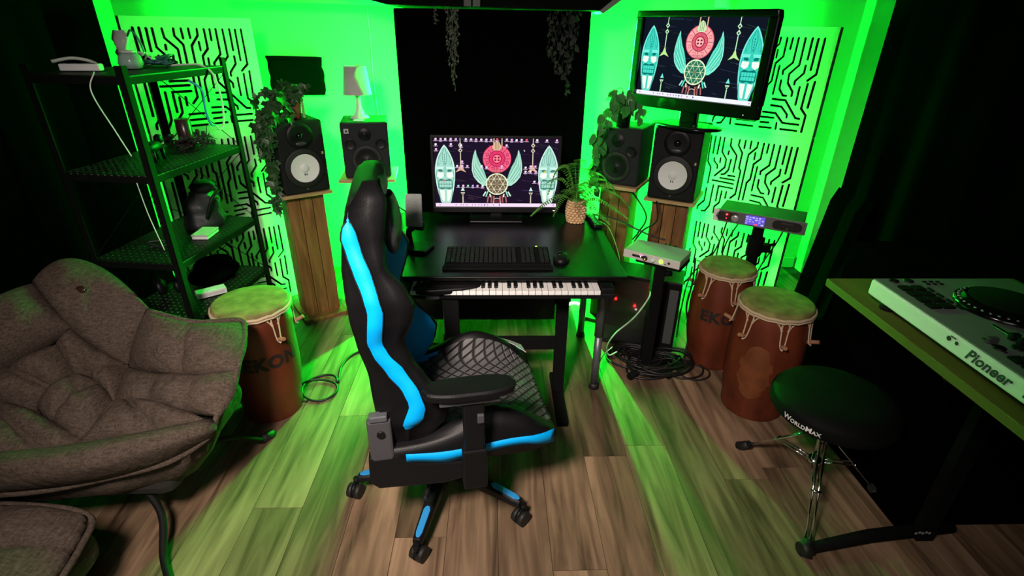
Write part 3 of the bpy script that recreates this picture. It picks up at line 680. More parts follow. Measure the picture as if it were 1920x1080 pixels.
put('pot', B().lathe([(0, 0), (.036, 0), (.046, .085), (.048, .10), (.040, .10), (.038, .07), (0, .07)], 24), TERRA, t)
b = B()
for k in range(6):
    z = .008+k*.016
    for i in range(7): b.ball((.052+.0*i, -.018+i*.008, z+(i % 2)*.005), (.008, .005, .006), 6)
put('wicker_sleeve', b, mat('green_wicker', (.35, .5, .2), .8), t)
V = Vector
trailing(t, None, [[(0, 0, .08), (-.05, -.02, .12), (-.11, -.05, .06), (-.135, -.09, -.03), (-.14, -.13, -.13), (-.145, -.14, -.24)],
    [(0, 0, .08), (-.06, 0, .11), (-.13, -.02, .05), (-.16, -.04, -.04), (-.155, -.07, -.16), (-.15, -.12, -.30), (-.145, -.13, -.42)],
    [(0, 0, .08), (-.03, -.04, .13), (-.08, -.09, .08), (-.12, -.13, 0), (-.12, -.15, -.08)],
    [(0, 0, .08), (.0, 0, .15), (.02, -.02, .17), (.06, -.03, .15)], [(0, 0, .08), (-.02, -.01, .15), (-.05, -.02, .19)],
    [(0, 0, .08), (.01, -.03, .13), (.035, -.05, .12)], [(0, 0, .08), (-.07, .02, .13), (-.14, .02, .13), (-.17, .0, .08)],
    [(0, 0, .08), (-.05, -.05, .10), (-.09, -.1, .03), (-.10, -.14, .04)], [(0, 0, .09), (.04, 0, .13), (.07, -.01, .16)],
    [(-.1, -.03, .07), (-.16, -.06, .0), (-.18, -.08, -.08)], [(-.06, -.05, .1), (-.03, -.09, .05), (-.02, -.1, .02)]], ivy, LEAF, LEAF, .062, .014)
t = thing('pothos_pot', 'bright green trailing plant in a black pot on the right charcoal speaker', 'plant', (.66, 2.80, 1.147))
put('pot', B().lathe([(0, 0), (.034, 0), (.040, .09), (.042, .10), (.034, .10), (0, .08)], 20), BLK, t)
trailing(t, None, [[(0, 0, .08), (-.04, -.02, .13), (-.08, -.03, .09), (-.11, -.05, .02), (-.13, -.06, -.10), (-.135, -.07, -.22)],
    [(0, 0, .08), (-.03, -.03, .16), (-.06, -.05, .14), (-.09, -.07, .06), (-.11, -.08, -.04)], [(0, 0, .08), (0, -.02, .16), (.02, -.04, .17), (.05, -.05, .12)],
    [(0, 0, .08), (-.02, 0, .18), (-.05, 0, .18), (-.09, -.01, .13)], [(0, 0, .08), (.02, -.04, .15), (.06, -.07, .10), (.08, -.08, .05)],
    [(0, 0, .08), (-.05, -.03, .11), (-.1, -.05, .05), (-.14, -.06, -.0), (-.15, -.07, -.06)], [(0, 0, .08), (.0, -.05, .13), (-.02, -.08, .07)],
    [(-.11, -.05, .03), (-.135, -.06, -.05), (-.14, -.07, -.16), (-.13, -.08, -.3)]], poth, LEAF2, LEAF2, .055, .018)
# fern
t = thing('potted_fern', 'green fern in a small wicker basket at the right corner of the desk', 'plant', (.398, 2.49, .7375))
b = B(); NR = 9
for k in range(NR):
    z = .006+k*.0125; r_ = .031+.014*math.sin(math.pi*(k+1.5)/(NR+2))
    for i in range(14):
        a = 2*math.pi*(i+(k % 2)*.5)/14; b.ball((r_*math.cos(a), r_*math.sin(a), z), (.0105, .0105, .0072), 6)
b.lathe([(0, 0), (.03, 0), (.042, .05), (.034, .11), (0, .09)], 16)
put('basket', b, WICK, t)
put('moss', B().ball((0, 0, .108), (.034, .034, .012), 10), FERN, t)
FR = [(165, .20, .10), (200, .24, .02), (140, .17, .14), (230, .20, .06), (100, .16, .16), (60, .20, .13), (25, .24, .09), (0, .26, .05), (-20, .25, .0), (-45, .20, -.02), (80, .15, .18), (180, .14, .17), (260, .15, .09), (300, .14, .10), (120, .2, .15), (10, .17, .13), (-60, .12, .05)]
for a, l, hz in FR:
    b = B(); c_, s_ = math.cos(R(a)), math.sin(R(a))
    S = spline([(0, 0, .09), (c_*l*.35, s_*l*.35, .09+hz*.8+.04), (c_*l*.75, s_*l*.75, .09+hz+.0), (c_*l, s_*l, .05+hz*.55)], 9)
    b.tube(S, .0012, 4)
    for i, p in enumerate(S[3:]):
        k = i/(len(S)-3); wd = .026*math.sin(math.pi*min(1, .25+k*.8))+.004
        for sg in (-1, 1):
            q = p+Vector((-s_*sg*wd, c_*sg*wd, -.006)); e = Vector((c_*.004, s_*.004, 0)); b.add([p-e, q, q+e*1.5, p+e], [(0, 1, 2, 3)])
    put('frond', b, FERN, t)

# ================================================================= AUDIO RACK, INTERFACE, PC
t = thing('audio_interface', 'pale silver audio interface with knobs on a black stand right of the desk', 'audio interface', (.735, 2.27, .612), math.atan2(-.16, .22))
put('case', B().box((0, .085, .019), (.275, .17, .036)), mat('interface_case', (.33, .36, .34), .5), t, bevel=.004)  # case darker than the face: weaker fill light put into its colour
FP = mat('interface_face', (.6, .58, .54), .5)
put('front_plate', B().box((0, -.002, .018), (.277, .006, .040)), FP, t, bevel=.003)
F = Matrix.Translation((0, -.005, .018)) @ Matrix.Rotation(R(90), 4, 'X')
put('dark_window', B().box((-.065, -.0052, .018), (.055, .002, .012)), INK, t, bevel=.001)
put('dark_window', B().lathe([(.013, .001), (.012, .002), (0, .002)], 20, F @ Matrix.Translation((-.028, -.002, 0))), INK, t)
put('red_light', B().box((-.05, -.0065, .026), (.012, .001, .005)), emi('pink_led', (1, .2, .4), 2.5), t)
put('status_light', B().ball((-.05, -.0075, .019), .0022, 8), WLED, t); put('status_light', B().ball((-.028, -.0085, .012), .0024, 8), emi('amber_led', (1, .5, .1), 5), t)
put('volume_knob', B().lathe([(.011, 0), (.010, .014), (.008, .016), (0, .016)], 20, F @ Matrix.Translation((.012, 0, 0))), WHITE, t)
put('ring_light', B().lathe([(.0095, .001), (.0095, .003), (.006, .003), (.006, .001)], 20, F @ Matrix.Translation((.050, 0, 0))), GLED, t)
put('headphone_jack', B().lathe([(.006, .001), (.006, .002), (0, .002)], 14, F @ Matrix.Translation((.088, 0, 0))), INK, t)
put('headphone_jack', B().lathe([(.003, .001), (.003, .002), (0, .002)], 10, F @ Matrix.Translation((.071, -.008, 0))), INK, t)
put('cable_plugs', B().cyl((.0, .17, .02), (.0, .20, .03), .006, n=8).cyl((.02, .17, .02), (.02, .20, .03), .006, n=8).cyl((.04, .17, .02), (.05, .20, .03), .006, n=8), BLK, t)
t = thing('equipment_stand', 'black pole stand with flat feet carrying the pale audio interface', 'stand', (.79, 2.30, 0), 0)
put('pole', B().box((0, 0, .30), (.055, .05, .56)), BLKM, t, bevel=.006)
put('top_plate', B().box((0, .04, 0), (.22, .15, .022)), BLKM, t, (0, 0, .598), rz=math.atan2(-.16, .22), bevel=.003)
put('knob', B().cyl((.03, 0, .54), (.065, 0, .54), .014, n=12), BLKM, t)
put('foot_bar', B().tube([(-.11, -.125, .02), (.0, -.03, .024), (.20, .04, .02)], .019, 8), BLKM, t); put('foot_bar', B().tube([(.10, -.12, .014), (-.10, .13, .014)], .014, 8), BLKM, t)
t = thing('rack_processor', 'black rack unit with a lit blue display and silver knob on a tall pole stand', 'audio unit', (1.285, 2.41, .738), math.atan2(-.22, .345))
put('case', B().box((0, .10, .031), (.385, .19, .058)), mat('rack_case', (.03, .05, .04), .6), t, bevel=.003)
put('face_plate', B().box((0, 0, .031), (.415, .008, .062)), mat('rack_face', (.14, .14, .14), .45), t, bevel=.002)
F = Matrix.Translation((0, -.004, .031)) @ Matrix.Rotation(R(90), 4, 'X')
put('silver_edge', B().box((-.202, -.0045, .031), (.026, .003, .062)), mat('silver_trim', (.9, .87, .83), .5), t, bevel=.001)
pill = lambda cx, w, h: [(cx+s*(w/2-h/2)+h/2*math.cos(R(a)), h/2*math.sin(R(a))) for s, r0 in ((1, -90), (-1, 90)) for a in range(r0, r0+181, 20)]
put('left_recess', B().prism(pill(-.145, .11, .044), 0, .002, F), INK, t); put('right_recess', B().prism(pill(.125, .13, .044), 0, .002, F), INK, t)
put('jog_knob', B().lathe([(.019, 0), (.018, .012), (.015, .014), (0, .014)], 24, F @ Matrix.Translation((-.108, -.002, .001))), mat('knob_silver', (.6, .6, .62), .3, .6), t)
put('red_light', B().ball((-.150, -.008, .042), .0045, 8), RED, t); put('red_light', B().ball((-.150, -.007, .022), .002, 8), RED, t)
put('display_screen', B().box((-.018, -.0055, .032), (.088, .002, .046)), emi('display_blue', lin((110, 90, 235))[:3], .9), t)
b = B(); rr = random.Random(3)
for i in range(6):
    for j in range(4):
        if rr.random() < .75: b.box((-.055+i*.0145, -.0072, .015+j*.0105), (rr.uniform(.006, .012), .0006, rr.uniform(.003, .007)))
tag(put('display_tiles', b, emi('display_white', lin((205, 200, 255))[:3], 1), t), kind='stuff')
put('display_highlight', B().box((-.012, -.0078, .014), (.018, .0006, .008)), emi('display_red', lin((250, 90, 130))[:3], 1), t)
for x in (.10, .13, .158): put('small_knob', B().lathe([(.0048, 0), (.0042, .010), (0, .010)], 12, F @ Matrix.Translation((x, -.011, .002))), CHROME, t)
put('card_slot', B().box((.125, -.0065, .042), (.05, .001, .006)), DGREY, t)
t = thing('equipment_stand', 'tall black pole stand with a clamp carrying the rack unit', 'stand', (1.335, 2.49, 0))
put('pole', B().cyl((0, 0, .02), (0, 0, .52), .022, n=16).cyl((0, 0, .48), (0, 0, .735), .028, n=16), BLKM, t)
put('clamp', B().box((.03, 0, .60), (.09, .05, .04)).cyl((.0, 0, .56), (.0, 0, .66), .038, n=14), BLKM, t, bevel=.004)
put('clamp_lever', B().cyl((.05, 0, .61), (.09, -.03, .63), .008, n=8), BLKM, t)
for a in (30, 150, 270): put('leg', B().tube([(0, 0, .22), (.2*math.cos(R(a)), .2*math.sin(R(a)), .02)], .012, 8), BLKM, t)
# PC tower
t = thing('computer_tower', 'black computer case with a glass side glowing with red lights under the interface', 'computer', (.77, 2.46, .0), R(-22))
GLS = mat('smoked_glass', (.7, .7, .7), .25, trans=1, spec=.2)
b = B(); W_, D_, H_ = .40, .18, .42
b.box((0, D_, H_/2+.02), (W_, .012, H_)); b.box((0, D_/2, H_+.01), (W_, D_, .02)); b.box((0, D_/2, .02), (W_, D_, .02)); b.box((-W_/2, D_/2, H_/2+.01), (.012, D_, H_))
put('case_shell', b, BLK, t, bevel=.003)
put('power_shroud', B().box((-.05, D_/2, .075), (.30, D_-.03, .09)), DGREY, t)
b = B(); b.box((W_/2-.045, D_/2, H_/2+.01), (.09, D_, H_)); put('front_column', b, BLKM, t, bevel=.004)
put('mesh_front', B().box((W_/2-.035, -.003, H_/2+.03), (.045, .008, H_-.10)), mat('case_mesh', (.05, .055, .055), .7), t, bevel=.002)
put('glass_panel', B().box((-.045, -.0015, H_/2+.01), (W_-.10, .003, H_-.02)), GLS, t)
MB = mat('circuit_board', (.03, .012, .010), .6)
put('motherboard', B().box((-.06, D_-.02, .26), (.24, .008, .26)), MB, t)
put('graphics_card', B().box((-.05, D_-.07, .21), (.22, .09, .03)), DGREY, t, bevel=.003)
b = B(); [b.box((.03+i*.012, D_-.05, .31), (.006, .03, .11)) for i in range(4)]; put('memory_sticks', b, mat('red_metal', (.35, .02, .02), .4), t)
put('cooler', B().lathe([(.05, 0), (.05, .02), (.02, .025), (0, .02)], 24, Matrix.Translation((-.08, D_-.05, .31)) @ Matrix.Rotation(R(90), 4, 'X')), DGREY, t)
for (x, z) in ((-.135, .27), (-.03, .245), (.04, .37), (.055, .31)):
    put('red_light', B().ball((x, .05, z), .0042, 8), RED, t)
put('red_strip', B().box((.05, .06, .33), (.006, .004, .09)), emi('red_strip', (1, .015, .02), 5), t)
put('white_light', B().ball((-.02, .05, .225), .003, 8), WLED, t); put('white_light', B().ball((-.12, .05, .39), .0025, 8), WLED, t)
put('red_trim', B().box((W_/2-.10, -.004, .22), (.012, .006, .34)), mat('red_plastic', (.3, .02, .015), .5), t)

# ================================================================= CABLES
def cable(name, pts, r, m, label, cat='cable', k=8): return tag(put(name, B().tube(spline(pts, k), r), m), label, cat)
cable('usb_cable', [(.77, 2.31, .45), (.75, 2.27, .42), (.69, 2.26, .32), (.61, 2.27, .225), (.575, 2.27, .16), (.572, 2.27, .12), (.59, 2.27, .09), (.63, 2.28, .105)], .0038, CABW, 'pale cable curving out from the black pole below the audio interface')
cable('usb_cable', [(.52, 2.20, .075), (.55, 2.24, .11), (.60, 2.27, .14)], .003, CABW, 'short pale cable end crossing the curved one beside the desk leg')
cable('speaker_cable', [(.72, 2.82, .84), (.80, 2.66, .72), (.74, 2.55, .66), (.70, 2.5, .64)], .0045, CABLE, 'black cable dropping behind the audio interface from the charcoal speaker')
cable('speaker_cable', [(.50, 2.60, .74), (.62, 2.58, .72), (.78, 2.52, .66), (.86, 2.48, .645)], .0045, CABLE, 'black cable running from the desk corner to the back of the interface')
cable('speaker_cable', [(.86, 2.70, .78), (.85, 2.62, .70), (.76, 2.56, .66), (.68, 2.46, .60), (.69, 2.42, .625)], .0045, CABLE, 'black cable looping beneath the speaker under the television')
cable('thin_wire', [(.50, 2.52, .742), (.56, 2.45, .72), (.60, 2.36, .62), (.61, 2.33, .55)], .0018, mat('green_wire', (.2, .4, .1), .6), 'thin pale wire hanging past the right edge of the desk')
cable('rack_cable', [(1.22, 2.6, .74), (1.20, 2.6, .6), (1.14, 2.56, .5), (1.04, 2.52, .42), (1.03, 2.54, .2), (1.04, 2.56, .02)], .004, CABLE, 'black cable drooping from the rack unit towards the computer')
cable('rack_cable', [(1.30, 2.6, .74), (1.24, 2.62, .55), (1.24, 2.62, .3), (1.22, 2.6, .02)], .004, CABLE, 'black cable falling straight behind the rear tall drum')
cable('rack_cable', [(1.52, 2.55, .76), (1.50, 2.58, .6), (1.44, 2.6, .4), (1.40, 2.62, .05)], .004, CABLE, 'black cable hanging from the right end of the rack unit')
cable('side_cable', [(.98, 2.35, .60), (1.0, 2.38, .45), (1.0, 2.4, .3), (1.04, 2.4, .15), (1.02, 2.36, .01)], .005, CABLE, 'thick black cable hanging between the computer and the rear drum')
rr = random.Random(9)
def coil(cx, cy, rx, ry, n, r, label, name='cable_coil', a=0):
    pts = []
    for i in range(int(n*14)):
        th = i/14*2*math.pi; k = 1+.16*math.sin(i*.37+cx*9)
        x, y = rx*k*math.cos(th), ry*k*math.sin(th)
        k2 = .72+.28*math.sin(i*.093+cy*5) if n > 4 else 1; x *= k2; y *= k2; pts.append((cx+x*math.cos(a)-y*math.sin(a)+.022*math.sin(i*.21), cy+x*math.sin(a)+y*math.cos(a)+.02*math.cos(i*.17), r+.004+.003*math.sin(i*1.1)+.0038*(i//14)))
    return tag(put(name, B().tube(spline(pts, 2), r), CABLE), label, 'cable')
coil(.86, 2.28, .17, .11, 13, .0055, 'thick tangle of black cables on the floor under the interface stand', a=.3)
coil(.76, 2.36, .13, .10, 10, .005, 'black cable heap between the desk leg and the computer case', a=-.4)
coil(1.0, 2.24, .09, .07, 2.6, .0045, 'loose loops of black cable on the floor beside the rear drum', a=.2)
coil(-.86, 2.12, .09, .09, 1.8, .006, 'loop of black cable on the floor right of the left drum', a=.2)
cable('floor_cable', [(-.78, 2.16, .008), (-.80, 2.30, .008), (-.76, 2.42, .008), (-.62, 2.50, .008), (-.45, 2.52, .008), (-.2, 2.5, .008), (.1, 2.46, .008)], .006, CABLE, 'black cable running along the floor under the desk')

# ================================================================= WIRE SHELF
A_, B_ = Vector((-1.225, 1.9)), Vector((-1.15, 2.47)); dv = (B_-A_); L_ = dv.length; ang = math.atan2(dv.y, dv.x)
t = thing('metal_shelf', 'tall black metal shelf unit with perforated shelves in front of the left grooved panels', 'shelf', (A_.x, A_.y, 0), ang); D_ = .36
# local x runs along the open side, local +y points to the left wall
PERF = bpy.data.materials.new('perforated_metal'); PERF.use_nodes = True; nt = PERF.node_tree; bs = nt.nodes['Principled BSDF']; bs.inputs['Roughness'].default_value = .5
tc = nt.nodes.new('ShaderNodeTexCoord'); vo = nt.nodes.new('ShaderNodeTexVoronoi'); vo.inputs['Scale'].default_value = 38; vo.inputs['Randomness'].default_value = 0
ma = nt.nodes.new('ShaderNodeMath'); ma.operation = 'LESS_THAN'; ma.inputs[1].default_value = .16
mc = nt.nodes.new('ShaderNodeMix'); mc.data_type = 'RGBA'; bs.inputs['Specular IOR Level'].default_value = .2; mc.inputs['A'].default_value = (.004, .006, .004, 1); mc.inputs['B'].default_value = (.10, .14, .10, 1)
nt.links.new(tc.outputs['Object'], vo.inputs['Vector']); nt.links.new(vo.outputs['Distance'], ma.inputs[0]); nt.links.new(ma.outputs[0], mc.inputs['Factor']); nt.links.new(mc.outputs['Result'], bs.inputs['Base Color'])
def post(x, y, h):
    b = B(); s = 1 if x < .1 else -1; q = 1 if y < .1 else -1
    b.box((x+s*.011, y, h/2), (.026, .004, h)); b.box((x, y+q*.011, h/2), (.004, .026, h)); return put('post', b, SHELFM, t)
post(0, 0, 1.47); post(L_, 0, 1.47); post(0, D_, 1.47); post(L_, D_, 1.47)
SZ = [1.44, 1.106, .762, .50, .12]
for z in SZ:
    s_ = put('shelf', B().box((L_/2, D_/2, z-.004), (L_, D_, .004)), PERF, t)
    b = B(); b.box((L_/2, .002, z-.016), (L_, .003, .028)); b.box((L_/2, D_-.002, z-.016), (L_, .003, .028)); b.box((.002, D_/2, z-.016), (.003, D_, .028)); b.box((L_-.002, D_/2, z-.016), (.003, D_, .028))
    put('shelf_rim', b, SHELFM, s_)
for z0, z1 in ((SZ[1], SZ[0]), (SZ[2], SZ[1]), (SZ[3], SZ[2])):
    for a in (0, 1):
        put('brace', B().cyl((L_-.005, .01 if a else D_-.01, z0), (L_-.005, D_-.01 if a else .01, z1-.03), .0015, n=5), SHELFM, t)
put('back_brace', B().cyl((.01, D_-.004, SZ[2]), (L_-.01, D_-.004, SZ[1]-.03), .0015, n=5).cyl((.01, D_-.004, SZ[1]), (L_-.01, D_-.004, SZ[2]), .0015, n=5).cyl((.01, D_-.004, SZ[3]), (L_-.01, D_-.004, SZ[1]), .0015, n=5), SHELFM, t)
shelf_root = t; Msh = Matrix.Translation((A_.x, A_.y, 0)) @ Matrix.Rotation(ang, 4, 'Z')
def on(x, y, lvl, dz=0): return Msh @ Vector((x, y, SZ[lvl]+dz))
rz_ = ang
# top: cables and a glass
def tangle(name, c, r, n, m, label, th=.0035, flat=.4, seed=1):
    q = random.Random(seed); pts = [(c[0]+q.uniform(-r, r), c[1]+q.uniform(-r, r)*.6, c[2]+th+abs(q.gauss(0, .5))*r*flat) for _ in range(n)]
    return tag(put(name, B().tube(spline(pts, 7), th), m), label, 'cable')
c = on(.42, .2, 0); tangle('cable_bundle', c, .07, 22, mat('teal_cable', (.03, .13, .13), .4), 'dark teal cable tangle on top of the metal shelf', .0045, .5, 3)
tangle('cable_bundle', on(.38, .24, 0), .05, 16, CABW, 'pale cable tangle heaped on top of the metal shelf', .0035, .8, 5)
tangle('cable_bundle', on(.46, .18, 0), .045, 14, CABLE, 'black cable tangle beside the pale one on the metal shelf', .0045, .4, 8)
t = thing('plastic_jar', 'small clear crumpled jar at the near corner of the shelf top', 'jar', on(.28, .19, 0), .3)
JAR = mat('jar_plastic', (.6, .8, .75), .12, trans=.6)
put('jar_body', B().lathe([(0, 0), (.036, .002), (.042, .02), (.036, .045), (.026, .055), (.024, .055), (.034, .042), (.038, .02), (.03, .006), (0, .006)], 20), JAR, t)
put('jar_lid', B().lathe([(0, .056), (.028, .056), (.028, .064), (0, .064)], 20), CABW, t)
t = thing('plastic_bag', 'crumpled pale plastic bag standing upright in the shelf-top clutter', 'bag', on(.40, .30, 0), 0)
rows = []; q = random.Random(2)
for i in range(9):
    z = i/8*.13; rows.append([((.022+.012*math.sin(j*1.9+i)+.01*q.random())*math.cos(2*math.pi*j/12), (.014+.008*q.random())*math.sin(2*math.pi*j/12)+.01*math.sin(i), z) for j in range(12)])
put('bag_body', B().grid(rows, closed=True), mat('bag_plastic', (.55, .6, .55), .4), t)
put('bag_tie', B().tube(spline([(.02, 0, .10), (.05, -.01, .13), (.07, 0, .08), (.075, 0, .0)], 6), .004), bpy.data.materials['teal_cable'], t)
cable('draped_cable', [tuple(on(.42, .15, 0, .004)), tuple(on(.44, .08, 0, .008)), tuple(on(.45, .03, 0, .006)), tuple(on(.455, -.014, 0, -.03)), tuple(on(.47, -.016, 0, -.13)), tuple(on(.45, -.016, 0, -.22)), tuple(on(.42, -.014, 0, -.24)), tuple(on(.395, -.014, 0, -.22))], .004, CABW, 'pale cable draped over the edge of the top shelf')
cable('blue_cable', [tuple(on(.34, .02, 0, -.04)), tuple(on(.36, -.014, 0, -.08)), tuple(on(.355, -.014, 0, -.15)), tuple(on(.37, -.012, 0, -.21)), tuple(on(.40, -.012, 0, -.22))], .0045, CABB, 'blue cable hanging in a loop below the top shelf')
cable('hanging_cable', [tuple(on(.0, .10, 0, .01)), tuple(on(-.035, .10, 0, -.05)), tuple(on(-.03, .06, 0, -.18)), tuple(on(-.02, .04, 0, -.26))], .0022, CABW, 'pale cable hanging down the near side of the metal shelf')
cable('hanging_cable', [tuple(on(-.01, .06, 2, .32)), tuple(on(-.012, .05, 2, .2)), tuple(on(-.01, .03, 2, .06))], .0018, CABW, 'thin pale cable beside the near post at the lower shelf')
t = thing('power_strip', 'white power strip and its lead lying across the far end of the shelf top', 'power strip', on(.13, .26, 0, .001), rz_+R(105))
put('strip', B().box((.0, 0, .012), (.13, .035, .024)), WHITE, t, bevel=.005)
put('lead', B().tube(spline([(-.06, 0, .012), (-.02, -.03, .03), (.04, -.03, .04), (.09, .0, .03)], 6), .006), CABW, t)
b = B(); [b.lathe([(.010, .0245), (.010, .0255), (0, .0245)], 12, Matrix.Translation((x, 0, 0))) for x in (-.035, 0, .035)]; put('socket', b, BLK, t)
# second shelf
t = thing('pillar_candle', 'dark brown pillar candle on the second shelf', 'candle', on(.49, .20, 1), 0)
CAND = mat('candle_wax', (.035, .015, .018), .28)
put('wax', B().lathe([(0, 0), (.030, 0), (.0305, .05), (.030, .118), (.026, .12), (0, .114)], 24), CAND, t); put('wick', B().cyl((0, 0, .112), (.001, 0, .125), .001, n=5), CABLE, t)
t = thing('dried_wreath', 'dark dried wreath of twigs around the candle on the second shelf', 'wreath', on(.47, .17, 1, .002), 0)
q = random.Random(5); b = B()
for i in range(60):
    a = q.uniform(0, 6.28); r_ = q.uniform(.045, .085); p = Vector((r_*math.cos(a), r_*math.sin(a), q.uniform(.004, .05)))
    d = Vector((q.uniform(-1, 1), q.uniform(-1, 1), q.uniform(-.6, .9))).normalized()*.04; b.tube([p-d*.4, p, p+d], [.003, .003, .0008], 4)
put('twigs', b, mat('dark_twig', (.02, .016, .014), .7), t)
b = B()
for i in range(30):
    a = q.uniform(0, 6.28); r_ = q.uniform(.05, .10); b.ball((r_*math.cos(a), r_*math.sin(a), q.uniform(.01, .06)), q.uniform(.006, .014), 6)
put('dried_buds', b, mat('dried_bud', (.012, .014, .012), .8), t)
t = thing('carved_figure', 'black carved animal figure at the near end of the second shelf', 'figurine', on(.22, .15, 1), rz_+.2)
put('body', B().ball((0, 0, .055), (.055, .022, .022), 14).ball((.055, 0, .075), (.02, .016, .020), 12).ball((.075, 0, .068), (.014, .010, .010), 8).tube([(-.05, 0, .06), (-.075, 0, .05), (-.085, 0, .02)], [.008, .006, .003], 6), BLK, t)
for x in (-.035, .035):
    for y in (-.013, .013): put('leg', B().cyl((x, y, .045), (x+.004, y, 0), .009, .007, n=8), BLK, t)
# third shelf
t = thing('cloth_bag', 'black soft bag slumped on the third shelf', 'bag', on(.45, .18, 2), rz_)
rows = []; q = random.Random(12)
for i in range(12):
    k = i/11; z = .19*k; w_ = .10*(1-k**2.5*.75)*(1+.1*math.sin(i*1.3)); rows.append([((w_+.008*math.sin(j*2.3+i*.8))*math.cos(2*math.pi*j/20)+.02*k, (w_*.75+.008*math.cos(j*1.7+i))*math.sin(2*math.pi*j/20), z+.008*math.sin(j*.9)*k) for j in range(20)])
put('bag_body', B().grid(rows, closed=True), mat('bag_nylon', (.022, .028, .028), .55, bump=(40, .6)), t, sub=1)
put('bag_flap', B().ball((.01, -.02, .175), (.06, .05, .03), 12), mat('bag_flap', (.006, .007, .007), .7), t)
put('strap', B().tube(spline([(.06, -.07, .12), (.02, -.1, .16), (-.04, -.09, .14), (-.07, -.06, .05)], 6), .006), BLK, t)
t = thing('card_box', 'flat pale green box lying at the front of the third shelf', 'box', on(.31, .09, 2), rz_+.15)
put('lid', B().box((0, 0, .016), (.11, .07, .008)), mat('box_pale', (.42, .50, .40), .5), t, bevel=.002); put('tray', B().box((0, 0, .006), (.106, .066, .012)), WHITE, t, bevel=.001)
tangle('cable_bundle', on(.16, .2, 2), .06, 12, CABLE, 'black cable heap on the near end of the third shelf', .004, .2, 15)
# fourth shelf
t = thing('folded_jacket', 'black folded cloth bundle on the fourth shelf', 'cloth', on(.42, .18, 3), rz_)
put('lower_fold', B().ball((0, 0, .03), (.14, .10, .032), 18), CLOTH, t); put('upper_fold', B().ball((.02, .01, .065), (.10, .08, .028), 16), CLOTH, t)
t = thing('headphones', 'dark round headphones leaning at the near end of the fourth shelf', 'headphones', on(.24, .24, 3), rz_+.4)
put('ear_cup', B().lathe([(0, 0), (.035, .0), (.038, .012), (.03, .022), (0, .024)], 20, Matrix.Translation((0, 0, .04)) @ Matrix.Rotation(R(80), 4, 'X')), BLK, t)
put('ear_cup', B().lathe([(0, 0), (.035, .0), (.038, .012), (.03, .022), (0, .024)], 20, Matrix.Translation((.0, .07, .04)) @ Matrix.Rotation(R(80), 4, 'X')), BLK, t)
put('headband', B().tube(spline([(0, -.01, .05), (0, -.005, .12), (0, .035, .145), (0, .075, .12), (0, .085, .05)], 6), .005), BLK, t)
t = thing('white_box', 'flat white box at the front of the fourth shelf behind the left drum', 'box', on(.25, .09, 3), rz_-R(45))
put('carton', B().box((0, 0, .014), (.12, .05, .026)), WHITE, t, bevel=.002); put('label_strip', B().box((0, -.0255, .014), (.10, .0006, .012)), mat('label_paper', (.6, .58, .55), .8), t)
